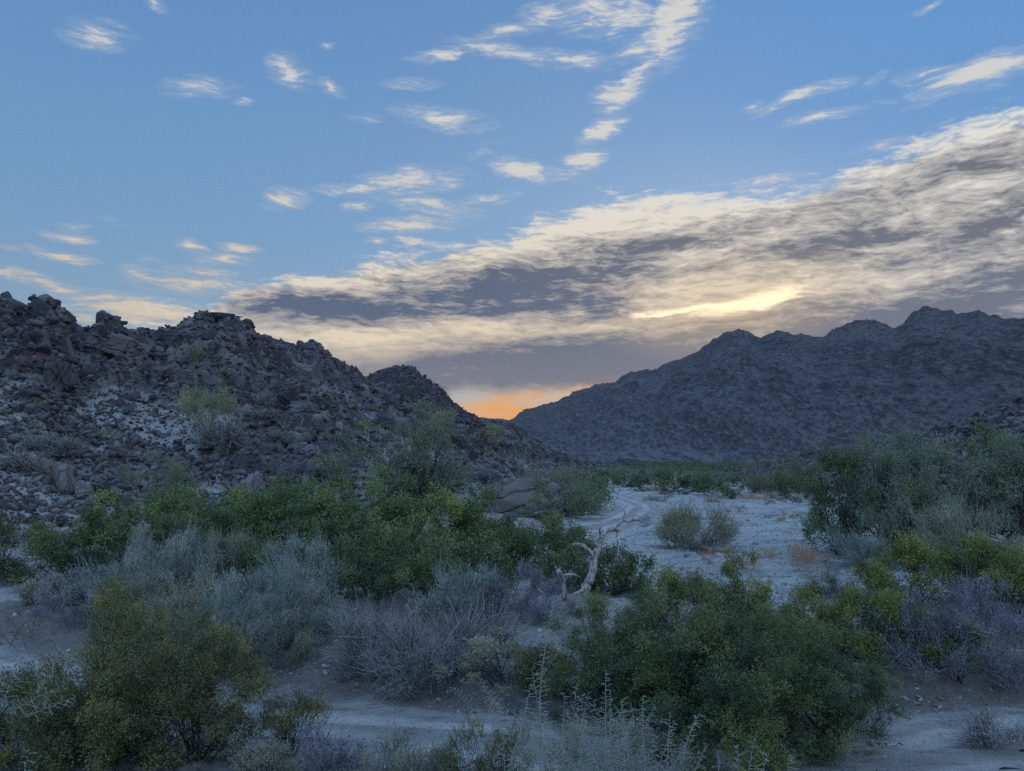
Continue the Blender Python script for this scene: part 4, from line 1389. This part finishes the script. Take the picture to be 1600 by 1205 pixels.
# ------------------------------------------------------------------ thorny shoots
def thorny(name, label, shoots, seed, Y, extra=0, cx=0, group=None):
    rng = np.random.default_rng(seed)
    g0 = np.array([at(cx, 1200, Y)[0], Y, gz(at(cx, 1200, Y)[0], Y)])
    root = link(name, None)
    root.location = g0
    tag(root, label, 'thorny shrub', group)
    ppm = F / Y

    def shoot(base, tip, dz, r0):
        a, b = at(*base, Y + dz * .3) - g0, at(*tip, Y + dz) - g0
        s = np.linspace(0, 1, 24)[:, None]
        bend = rng.normal(size=3) * np.linalg.norm(b - a) * .025
        P_ = a * (1 - s) + b * s + bend * np.sin(s * math.pi) + np.cumsum(rng.normal(size=(24, 3)), 0) * .002
        mb = MB()
        v, f = tubes(P_[None], (r0 * (1 - .72 * s[:, 0]))[None], 6)
        mb.add(v, f, .5)
        Ls = np.linalg.norm(b - a)
        n = int(Ls / .036)
        u = np.linspace(.06, .99, n) + rng.normal(size=n) * .004
        u = np.clip(u, 0, 1)
        st = np.stack([np.interp(u, s[:, 0], P_[:, i]) for i in range(3)], 1)
        ax = unit(b - a)
        ang_ = rng.uniform(0, math.pi, n) * .35 + np.arange(n) * math.pi + rng.choice([0, math.pi / 2], n, p=[.75, .25])
        side = unit(np.cross(ax, [0, 1, 0.01]))
        nrm = np.cross(ax, side)
        d = unit(side * np.cos(ang_)[:, None] + nrm * np.sin(ang_)[:, None] + ax * rng.uniform(-.15, .25, (n, 1)))
        ln = (.17 * (1 - .72 * u) + .025) * rng.uniform(.6, 1.25, n)
        q = np.linspace(0, 1, 4)[None, :, None]
        pp = st[:, None] + d[:, None] * ln[:, None, None] * q + ax * (ln[:, None, None] * .10 * q * q)
        v, f = tubes(pp, .0040 * (1.05 - .55 * q[..., 0]), 4)
        mb.add(v, f, .8)
        # tiny side thorns on the branchlets
        m_ = n * 3
        kk = rng.integers(0, n, m_)
        uu = rng.uniform(.35, .95, m_)
        s0 = st[kk] + d[kk] * (ln[kk] * uu)[:, None]
        dd = unit(rng.normal(size=(m_, 3)) + ax)
        pp = s0[:, None] + dd[:, None] * .022 * np.linspace(0, 1, 2)[None, :, None]
        v, f = tubes(pp, np.array([[.0035, .002]]), 3)
        mb.add(v, f, .8)
        mb.obj('shoot', WD['spine'], root)
    for (bx, by, tx_, ty_, r) in shoots:
        shoot((bx, by), (tx_, ty_), rng.uniform(-.5, .5), r)
    for i in range(extra):
        bx = cx + rng.normal() * 50
        tx_ = bx + rng.normal() * 55
        shoot((bx, 1260), (tx_, rng.uniform(1105, 1175)), rng.uniform(-.6, .6), .007)
    return root


thorny('thorny_shrub', 'pale thorny shrub with one very tall spike in front of the big green mass', [
    (862, 1250, 866, 935, .013), (842, 1230, 832, 1045, .008), (800, 1190, 828, 1072, .007), (944, 1230, 947, 1048, .010), (958, 1230, 954, 1078, .008), (975, 1250, 972, 1092, .007),
    (895, 1230, 902, 1070, .008), (880, 1220, 880, 1085, .007), (925, 1240, 908, 1085, .007), (1012, 1240, 1003, 1090, .009), (1035, 1250, 1048, 1112, .008), (1055, 1260, 1086, 1118, .009),
    (985, 1250, 1020, 1100, .007), (990, 1240, 970, 1110, .007), (1070, 1240, 1106, 1160, .008), (905, 1230, 918, 1085, .006), (790, 1230, 778, 1092, .006), (845, 1235, 850, 1112, .006), (935, 1230, 928, 1096, .006),
    (980, 1125, 1040, 1127, .005), (965, 1115, 1000, 1112, .005)], 3, 9.6, extra=16, cx=965)
thorny('thorny_shrub', 'small thorny shoots left of the tallest spike, over the sand road', [
    (776, 1180, 765, 1090, .005), (800, 1150, 752, 1065, .005), (785, 1130, 752, 1066, .004), (765, 1125, 704, 1074, .004), (812, 1175, 815, 1110, .004), (700, 1240, 706, 1168, .004)], 4, 12.5, cx=780)
thorny('thorny_shrub', 'short thorny shoots at the bottom edge under the right green bush', [
    (1145, 1240, 1152, 1165, .006), (1165, 1240, 1180, 1152, .006), (1200, 1240, 1190, 1175, .005), (1228, 1240, 1231, 1178, .006), (1130, 1240, 1120, 1185, .005)], 6, 9.2, extra=0, cx=1170)
thorny('thorny_shrub', 'thorny arching shoots over the lower left creosote bush', [
    (40, 1120, 120, 1090, .005), (20, 1110, 100, 1070, .005), (100, 1010, 60, 1080, .004), (-20, 1080, 36, 1042, .005), (-20, 1110, 30, 1062, .004), (30, 1240, 45, 1172, .005)], 8, 9.0, cx=40)

# ------------------------------------------------------------------ marker post by the track
g0 = gp(908, 806)
import bmesh
bm = bmesh.new()
bmesh.ops.create_cube(bm, size=1)
for v in bm.verts:
    v.co.x *= .13
    v.co.y *= .07
    v.co.z = v.co.z * 1.0 + .42
bmesh.ops.bevel(bm, geom=bm.edges[:], offset=.012, segments=2, affect='EDGES')
me = bpy.data.meshes.new('marker_post')
bm.to_mesh(me)
bm.free()
mm, g_, o_ = new_mat('post_white')
surf(g_, o_, g_.mix(g_.ss(g_.noise(pos(g_), 9, 4, .6), .35, .7), (.45, .44, .40), (.72, .70, .66)), .6)
me.materials.append(mm)
post = link('marker_post', me)
post.location = g0
tag(post, 'small white marker post beside the bend of the sandy track', 'post')

# ------------------------------------------------------------------ rocks
rgk = np.random.default_rng(31)
SHAPES = [rock_shape(rgk, 3, 12) for _ in range(9)]
SHAPES2 = [rock_shape(rgk, 2, 9) for _ in range(9)]
SHAPES1 = [rock_shape(rgk, 1, 3) for _ in range(5)]
CRAGS = [crag_shape(rgk) for _ in range(4)]
ROCKM = {}
for nm, mt_ in (('d', M_ROCK), ('p', M_PALE), ('s', M_STONE)):
    for i, s_ in enumerate(SHAPES):
        for tv in (.15, .5, .85):
            ROCKM[nm, i, tv] = MB().add(s_, ICO[3][1], tv).mesh('boulder', mt_)
            if i < 4 and nm != 's':
                ROCKM[nm, 100 + i, tv] = MB().add(CRAGS[i], ICO[6][1], tv).mesh('crag', mt_)


def boulder(loc, r, kind, label, group=None, rot=None, sq=(1, 1, 1), shape=None, name='boulder', tv=None):
    i = rgk.integers(0, 9) if shape is None else shape
    o = link(name, ROCKM[kind, int(i), tv or float(rgk.choice([.15, .5, .85]))])
    o.location = loc
    o.scale = (r * sq[0], r * sq[1], r * sq[2])
    o.rotation_euler = rot or (rgk.uniform(-.35, .35), rgk.uniform(-.35, .35), rgk.uniform(0, 6.28))
    tag(o, label, {'boulder': 'boulder', 'outcrop': 'outcrop'}.get(name, 'stone'), group)
    return o


def on_hill(x, y, rpx, kind, label, group=None, sq=(1, 1, 1), rot=None, sink=.25, hill=left_hill, shape=None):
    name_sky = 'skyline' in label or 'outcrop' in label
    q = hill_pt(hill, x, y + (rpx * .5 if name_sky else 0))
    r = rpx * q[1] / F
    shape = 100 + int(rgk.integers(0, 4)) if shape is None else shape
    r *= .82 if name_sky else 1.
    q[2] -= r * (.75 + sink) if y < 600 and name_sky else -(r * (.45 - sink) + .1)
    return boulder(q, r, kind, label, group, rot, sq, shape)


on_hill(93, 604, 36, 'd', 'biggest rounded dark boulder, left part of the rocky hill', sq=(1.05, .9, 1.15))
on_hill(292, 600, 19, 'd', 'dark round boulder on the hill above the white-trunked tree')
on_hill(216, 572, 13, 'p', 'rust-faced upright block in the middle of the left crags', sq=(.8, .7, 1.5))
on_hill(38, 488, 18, 'd', 'rounded boulder on the skyline at the top left', sq=(1.1, .9, .9))
on_hill(78, 492, 26, 'd', 'big skyline boulder capping the left outcrop', sq=(1.2, .9, .9))
on_hill(70, 512, 30, 'd', 'slanted dark slab below the capping boulder of the left outcrop', sq=(1., .9, 1.2))
on_hill(112, 520, 22, 'd', 'sloping boulder at the right end of the left outcrop', sq=(1.5, .9, .8))
on_hill(4, 478, 20, 'd', 'boulder on the skyline cut by the left edge')
on_hill(316, 494, 13, 'd', 'pinnacle rock leaning left on the skyline of the hill', sq=(1.1, .9, 1.1))
on_hill(326, 500, 9, 'd', 'small block against the right side of the pinnacle rock')
on_hill(350, 500, 15, 'd', 'flat-topped skyline block right of the pinnacle rock', sq=(1.1, .9, .8))
on_hill(378, 508, 18, 'd', 'rounded shoulder rock on the skyline right of the flat block', sq=(1.2, .9, .9))
on_hill(500, 550, 13, 'd', 'skyline block halfway down the hill crest', sq=(1.4, .9, .8))
on_hill(468, 547, 10, 'd', 'smaller skyline block left of the halfway block')
on_hill(545, 582, 8, 'd', 'last small block on the skyline before the dark cone hill')
on_hill(185, 512, 14, 'd', 'low skyline rock in the saddle right of the left outcrop', sq=(1.6, .9, .7))
on_hill(100, 760, 30, 'p', 'rusty cracked crag at the foot of the hill on the left', sq=(1., .8, 1.3), sink=.4)
on_hill(75, 745, 24, 'p', 'rusty crag standing left of the cracked crag', sq=(.8, .8, 1.4), sink=.4)
on_hill(130, 775, 18, 'p', 'broken rusty block right below the cracked crag')
on_hill(395, 748, 32, 'p', 'ribbed rust-grey outcrop behind the thicket', sq=(1.2, .8, 1.0), sink=.5)
on_hill(428, 738, 17, 'p', 'warm tan rock face left of the bare black branch', sq=(1, .8, 1.2))
on_hill(500, 668, 12, 'd', 'dark rock at the end of the ledge in mid hillside')
on_hill(600, 668, 16, 'd', 'dark ledge block on the hillside left of the treetop', sq=(1.5, .9, .8))
on_hill(640, 630, 20, 'p', 'pale upright rock rib near the right end of the hill crest', sq=(.9, .8, 1.4))
on_hill(625, 662, 26, 'd', 'dark broken outcrop behind the big feathery tree', sq=(1.2, .8, 1.))
on_hill(722, 705, 24, 'p', 'rust-brown crag right of the big feathery tree', sq=(.9, .8, 1.4))
on_hill(745, 715, 16, 'd', 'dark jagged rock beside the rust-brown crag')
for i, (dx_, rr_) in enumerate([(-40, 10), (-16, 12), (22, 11), (46, 13), (60, 9)]):
    on_hill(730 + dx_, 742 + i * 3, rr_, 'd', 'dark broken rock in the row at the foot of the slope above the pale boulder', 'dark rocks at the foot of the slope')
# the big cracked pale boulder by the track and its neighbours
g1 = gp(812, 802)
k1 = g1[1] / F
bb = boulder(g1 + np.array([0, .5, 20 * k1]), 58 * k1, 'p', 'big cracked pale boulder beside the sandy track', None, (0.02, .12, .2), (1.3, 1., .72), 100, tv=.85)
for x, y, r, lb in [(846, 808, 15, 'rounded pale rock at the right foot of the big cracked boulder'), (822, 812, 13, 'pale rock in front of the big cracked boulder'), (798, 812, 15, 'flat pale rock under the big cracked boulder'),
                    (770, 800, 18, 'pale rock left of the big cracked boulder'), (752, 786, 20, 'pale slab above the thicket, left of the big cracked boulder'), (735, 770, 16, 'uppermost pale slab beside the dark jagged rocks'),
                    (775, 820, 10, 'small pale rock peeping over the thicket below the boulder')]:
    q = gp(x, y)
    boulder(q + np.array([0, 0, r * .25 * q[1] / F]), r * q[1] / F, 'p', lb, 'pale rocks round the cracked boulder', sq=(1.2, 1, .8))
for x, y, r, lb in [(72, 828, 15, 'pale blocky rock left of the thicket'), (62, 848, 11, 'pale rock below the pale blocky one'), (48, 842, 9, 'small pale rock beside the brown-olive bush')]:
    q = gp(x, y)
    boulder(q + np.array([0, 0, r * .3 * q[1] / F]), r * q[1] / F, 'p', lb, 'pale rocks left of the thicket')
for x, y, r, lb in [(1143, 872, 8, 'roundest pale stone beside the rust tuft in the wash'), (1152, 880, 9, 'palest stone right of the rust tuft in the wash'), (1120, 892, 5, 'small pale stone in front of the rust tuft'), (1098, 874, 6, 'pale stone left of the rust tuft'),
                    (1205, 868, 6, 'pale stone by the widest rust tuft')]:
    q = gp(x, y)
    boulder(q + np.array([0, 0, r * .3 * q[1] / F]), r * q[1] / F, 's', lb, 'pale stones round the lone wash shrub', name='wash_stone')
for i in range(26):
    x, y = (rgk.uniform(1385, 1480), rgk.uniform(1086, 1108)) if i < 14 else (rgk.uniform(1240, 1390), rgk.uniform(1158, 1180))
    r = rgk.uniform(2.5, 8)
    q = gp(x, y)
    boulder(q + np.array([0, 0, r * .2 * q[1] / F]), r * q[1] / F, 's', 'pale angular stone on the earth bank at the lower right', 'pale stones on the lower right bank', name='bank_stone', sq=(1.2, 1, .6))

# rocks of the hill: the largest ones one by one, the rest as rubble
def sample_hill(hill, n, xr, tr, seed):
    rng = np.random.default_rng(seed)
    txs = tt(xr[0], 700)[0] + (tt(xr[1], 700)[0] - tt(xr[0], 700)[0]) * rng.random(n)
    t = tr[0] + (tr[1] - tr[0]) * rng.random(n)
    a, b = np.interp(txs, *hill.y0), np.interp(txs, *hill.y1)
    Y = a + t * (b - a)
    X = txs * Y
    Z, ti, fi = hill.height(X, Y)
    return X, Y, Z, t, fi


X, Y, Z, t, fi = sample_hill(left_hill, 1500, (-40, 860), (.03, 1.0), 9)
ordr = np.argsort(fi + np.random.default_rng(2).random(len(fi)) * .6)
for m_, j in enumerate(ordr[:215]):
    r = float(np.exp(rgk.normal(-.25, .38))) * (1. + .25 * t[j])
    if m_ % 3 == 0 and t[j] < .72:                      # a broken outcrop, deep in the slope
        boulder((X[j], Y[j], Z[j] - r * .5), r * 1.9, 'd' if t[j] > .3 or rgk.random() < .5 else 'p', 'broken jointed outcrop standing in the rubble of the rocky hill', 'outcrops of the rocky hill', sq=(1.25, .9, 1.), shape=100 + int(rgk.integers(0, 4)), name='outcrop')
        continue
    pale = fi[j] > .45
    boulder((X[j], Y[j], Z[j] + r * .15), r, 'p' if (pale and rgk.random() < .5) or (t[j] < .3 and rgk.random() < .45) else 'd', 'angular boulder lying in the rubble of the rocky hill', 'boulders scattered over the rocky hill', sq=(1, 1, rgk.uniform(.7, 1.1)))


def rubble_obj(name, sets, mat):
    mb = MB()
    for (X, Y, Z, r, tint, sub) in sets:
        shp = SHAPES2 if sub == 2 else SHAPES1
        sid = rgk.integers(0, len(shp), len(X))
        for s_ in range(len(shp)):
            k = np.where(sid == s_)[0]
            if not len(k):
                continue
            a = rgk.uniform(0, 6.28, len(k))
            b = rgk.uniform(-1., 1., len(k))
            V = shp[s_]
            x = V[None, :, 0] * np.cos(b)[:, None] + V[None, :, 2] * np.sin(b)[:, None]
            z = -V[None, :, 0] * np.sin(b)[:, None] + V[None, :, 2] * np.cos(b)[:, None]
            y = np.broadcast_to(V[None, :, 1], x.shape)
            xx = x * np.cos(a)[:, None] - y * np.sin(a)[:, None]
            yy = x * np.sin(a)[:, None] + y * np.cos(a)[:, None]
            P_ = np.stack([xx, yy, z], -1) * r[k, None, None] + np.stack([X[k], Y[k], Z[k]], -1)[:, None]
            Fc = ICO[sub][1][None] + (np.arange(len(k)) * len(V))[:, None, None]
            mb.add(P_.reshape(-1, 3), Fc.reshape(-1, 3), np.repeat(tint[k], len(V)))
    o = mb.obj(name, mat)
    return tag(o, kind='stuff')


rn = np.random.default_rng(12)
sets = []
X, Y, Z, t, fi = sample_hill(left_hill, 9000, (-200, 940), (.0, 1.02), 19)
k = rn.random(len(X)) < 1.15 - fi
X, Y, Z, t, fi = (a[k] for a in (X, Y, Z, t, fi))
r = np.exp(rn.normal(-1.15, .42, len(X)))
sets.append((X, Y, Z + r * .2, r, rn.random(len(X)) * .8, 2))
X, Y, Z, t, fi = sample_hill(left_hill, 13000, (-100, 940), (.0, .9), 29)
r = np.exp(rn.normal(-1.75, .35, len(X)))
sets.append((X, Y, Z + r * .25, r, rn.random(len(X)), 1))
tag(rubble_obj('hillside_rubble', sets, M_ROCK), 'dark broken rubble covering the rocky hill on the left')
X, Y, Z, t, fi = sample_hill(left_hill, 9000, (-100, 900), (-.02, .6), 39)
k = rn.random(len(X)) < fi * (1.1 - t)
X, Y, Z = X[k], Y[k], Z[k]
r = np.exp(rn.normal(-1.6, .45, len(X)))
tag(rubble_obj('pale_rubble', [(X, Y, Z + r * .2, r, rn.random(len(X)), 1)], M_PALE), 'pale broken stones on the lower part of the rocky hill')
X, Y, Z, t, fi = sample_hill(right_slope, 5000, (1120, 1800), (.0, 1.02), 49)
r = np.exp(rn.normal(-.75, .45, len(X)))
tag(rubble_obj('slope_rubble', [(X, Y, Z + r * .2, r, rn.random(len(X)), 2)], M_ROCK), 'reddish dark rubble on the rocky slope at the right')
X, Y, Z, t, fi = sample_hill(mid_hill, 3500, (440, 960), (.0, 1.01), 59)
r = np.exp(rn.normal(-.45, .4, len(X)))
tag(rubble_obj('far_rubble', [(X, Y, Z + r * .2, r, rn.random(len(X)) * .8, 1)], M_ROCK), 'rubble on the dark cone hill behind')

# gravel on the wash and on the banks
n = 42000
yy = rn.uniform(0, 1, n)
Y = 14 * (150 / 14) ** (yy ** 1.1)
X = rn.uniform(-.75, .75, n) * Y
wm = wash_mask(X, Y)
d1g, d2g, d3g = road_fields(X, Y)
offr = sst(np.minimum(np.minimum(d1g, d2g), d3g), 1.0, 2.2)
keep = rn.random(n) < (.3 + .65 * wm) * (.06 + .94 * offr)
X, Y = X[keep], Y[keep]
Z = ground_z(X, Y)
r = np.exp(rn.normal(-3.75, .6, len(X))) * (1 + Y / 45)
tag(rubble_obj('gravel', [(X, Y, Z, np.minimum(r, .28), rn.random(len(X)), 1)], M_STONE), 'loose pale gravel on the sand')
# dark clods and dead plant bits along the banks
n = 15000
Y = 13 * (60 / 13) ** rn.random(n)
X = rn.uniform(-.75, .75, n) * Y
e1_, e2_, e3_ = road_fields(X, Y)
kk = (rn.random(n) < np.where(np.minimum(np.minimum(e1_, e2_), e3_) > 1.6, .8, .10)) & (vn(X * .8, Y * .8, 91) > .42)
X, Y = X[kk], Y[kk]
r = np.exp(rn.normal(-3.7, .45, len(X)))
tag(rubble_obj('dead_litter', [(X, Y, ground_z(X, Y), r, rn.random(len(X)) * .5, 1)], M_ROCK), 'dark clods and dead plant bits on the sand')
# dry litter: fallen twigs and clods under the shrubs
ns = 3000
pl = [o for o in bpy.data.objects if o.type == 'EMPTY' and o.get('category') in ('bush', 'shrub') and o.location.y < 60]
ii = rn.integers(0, len(pl), ns)
bx = np.array([[o.location.x, o.location.y] for o in pl])[ii]
aa, rad_ = rn.uniform(0, 6.28, ns), np.abs(rn.normal(0, 1.5, ns))
X, Y = bx[:, 0] + np.cos(aa) * rad_, bx[:, 1] + np.sin(aa) * rad_ - .6
Z = ground_z(X, Y) + .015
dr_ = rn.uniform(0, 6.28, ns)
ln = rn.uniform(.04, .22, ns)
s_ = np.linspace(0, 1, 3)[None, :, None]
P0 = np.stack([X, Y, Z], -1)[:, None]
dd = np.stack([np.cos(dr_), np.sin(dr_), rn.uniform(-.05, .2, ns)], -1)[:, None] * ln[:, None, None]
pp = P0 + dd * s_ + rn.normal(size=(ns, 3, 3)) * .015
tag(MB().add(*tubes(pp, .005, 3), tint=.5).obj('fallen_twigs', WD['grey']), 'fallen twigs lying under the shrubs', kind='stuff')

# ------------------------------------------------------------------ ground
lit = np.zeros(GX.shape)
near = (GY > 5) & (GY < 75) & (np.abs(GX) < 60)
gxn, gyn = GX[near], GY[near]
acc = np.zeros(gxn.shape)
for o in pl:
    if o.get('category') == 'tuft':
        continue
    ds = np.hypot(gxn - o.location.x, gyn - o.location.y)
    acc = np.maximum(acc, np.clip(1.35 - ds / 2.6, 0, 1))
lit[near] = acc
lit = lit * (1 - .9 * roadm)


def ground_mat():
    m, g, out = new_mat('desert_sand')
    p = pos(g)
    road, wash, litter = attr(g, 'road'), attr(g, 'wash'), attr(g, 'litter')
    n1 = g.noise(p, .45, 6, .6)
    n2 = g.noise(p, 4., 8, .75)
    n3 = g.noise(p, 14., 5, .7)
    st_ = g.noise(g.mp(p, rot=.18, scale=(.22, 1.2, 1)), 1.1, 8, .7, .3)
    col = g.mix(g.ss(n1, .3, .7), (.30, .255, .215), (.42, .37, .32))
    col = g.mix(g.m('MULTIPLY', g.ss(n2, .5, .66), .6), col, (.15, .125, .105))
    col = g.mix(g.m('MULTIPLY', g.ss(n2, .46, .34), .4), col, (.55, .49, .43))
    wcol = g.mix(g.ss(st_, .32, .62), (.31, .28, .25), (.52, .49, .45))
    wcol = g.mix(g.m('MULTIPLY', g.ss(st_, .42, .34), .75), wcol, (.13, .115, .105))
    wcol = g.mix(g.m('MULTIPLY', g.ss(n2, .54, .66), .6), wcol, (.17, .15, .13))
    col = g.mix(wash, col, wcol)
    rcol = g.mix(g.ss(n1, .3, .7), (.45, .405, .36), (.60, .55, .49))
    rcol = g.mix(g.m('MULTIPLY', g.ss(g.noise(g.mp(p, scale=(.5, 2.2, 1)), 2.2, 7, .7, .3), .5, .64), .55), rcol, (.22, .19, .165))
    col = g.mix(g.m('MULTIPLY', road, .85), col, rcol)
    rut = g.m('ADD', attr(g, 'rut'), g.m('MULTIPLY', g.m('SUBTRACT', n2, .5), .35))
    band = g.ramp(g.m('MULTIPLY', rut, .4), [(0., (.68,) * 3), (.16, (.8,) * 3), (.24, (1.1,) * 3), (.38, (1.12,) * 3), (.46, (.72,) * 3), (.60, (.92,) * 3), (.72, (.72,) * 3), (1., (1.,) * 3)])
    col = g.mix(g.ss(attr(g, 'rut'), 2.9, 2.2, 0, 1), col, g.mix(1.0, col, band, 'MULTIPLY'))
    v = g.n('ShaderNodeTexVoronoi')
    g.put(v.inputs['Vector'], p)
    v.inputs['Scale'].default_value = 16
    peb = g.ss(v.outputs['Distance'], .22, .14)
    col = g.mix(g.m('MULTIPLY', peb, g.m('MULTIPLY', g.ss(n2, .45, .6), .5)), col, (.13, .11, .10))
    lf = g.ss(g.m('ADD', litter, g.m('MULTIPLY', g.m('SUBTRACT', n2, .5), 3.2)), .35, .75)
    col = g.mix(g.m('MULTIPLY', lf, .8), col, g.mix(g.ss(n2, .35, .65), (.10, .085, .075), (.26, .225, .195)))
    fr_ = g.m('MULTIPLY', g.ss(attr(g, 'far'), .1, .9), g.m('SUBTRACT', 1., g.m('MULTIPLY', wash, .9)))
    col = g.mix(fr_, col, g.mix(g.ss(g.noise(p, .05, 5, .7), .4, .6), (.07, .075, .055), (.14, .13, .11)))
    col = g.mix(g.ss(n3, .62, .8), col, (.16, .135, .115))
    hgt = g.m('ADD', g.m('MULTIPLY', n2, 1.6), g.m('ADD', g.m('MULTIPLY', n3, .6), g.m('MULTIPLY', peb, .3)))
    surf(g, out, col, .95, hgt, .9, .09)
    return m


mb = MB().add(np.stack([GX, GY, GZ], -1), grid_faces(*GX.shape), .5)
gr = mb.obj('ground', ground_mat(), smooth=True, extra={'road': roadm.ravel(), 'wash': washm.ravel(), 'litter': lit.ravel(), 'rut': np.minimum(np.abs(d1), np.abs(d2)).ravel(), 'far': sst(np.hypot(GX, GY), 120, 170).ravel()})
tag(gr, kind='structure')
print('LEAVES', LEAVES[0], 'PLANTS', NPLANT[0])

# far scrub on the flat below the mountain, too many and too small to count
rf = np.random.default_rng(90)
nb = 2200
Yb = rf.uniform(150, 450, nb)
Xb = (rf.uniform(.02, .50, nb)) * Yb
kp = ((np.abs(Xb / Yb - (.235 - (Yb - 60) * .0004)) > .075) | (Yb > 235)) & (vn(Xb / 9, Yb / 16, 71) > .56)
Xb, Yb = Xb[kp], Yb[kp]
nb = len(Xb)
mb = MB()
nl = 46
c = np.stack([Xb, Yb, np.zeros(nb)], -1)[:, None] + rf.normal(size=(nb, nl, 3)) * np.array([1.5, 1.5, .38]) * rf.uniform(.5, 1.3, (nb, 1, 1)) + np.array([0, 0, 1.0])
c[..., 2] = np.abs(c[..., 2])
c = c.reshape(-1, 3)
a = unit(rf.normal(size=c.shape) + np.array([0, 0, .6]))
b = unit(np.cross(a, rf.normal(size=c.shape)))
V = np.stack([c - a * .34, c + b * .15, c + a * .34, c - b * .15], 1)
fi = np.arange(len(c))[:, None] * 4
mb.add(V.reshape(-1, 3), np.concatenate([fi, fi + 1, fi + 2, fi + 3], 1), np.repeat(np.clip(rf.normal(.4, .2, nb)[:, None] + rf.normal(size=(nb, nl)) * .1, 0, 1).ravel(), 4))
tag(mb.obj('far_scrub', FL['dark']), 'distant low scrub spread over the flat below the mountain', kind='stuff')

# ------------------------------------------------------------------ the evening air
hz, hg, ho = new_mat('evening_air')
pv = hg.n('ShaderNodeVolumePrincipled')
pv.inputs['Color'].default_value = (.6, .74, 1., 1)
pv.inputs['Density'].default_value = 0.00008
hz.node_tree.links.new(pv.outputs[0], ho.inputs['Volume'])
bm = bmesh.new()
bmesh.ops.create_cube(bm, size=1)
for v in bm.verts:
    v.co.x *= 6900
    v.co.y *= 6900
    v.co.z = -3.5 if v.co.z < 0 else 700.
me = bpy.data.meshes.new('haze')
bm.to_mesh(me)
bm.free()
me.materials.append(hz)
tag(link('haze', me), kind='stuff')
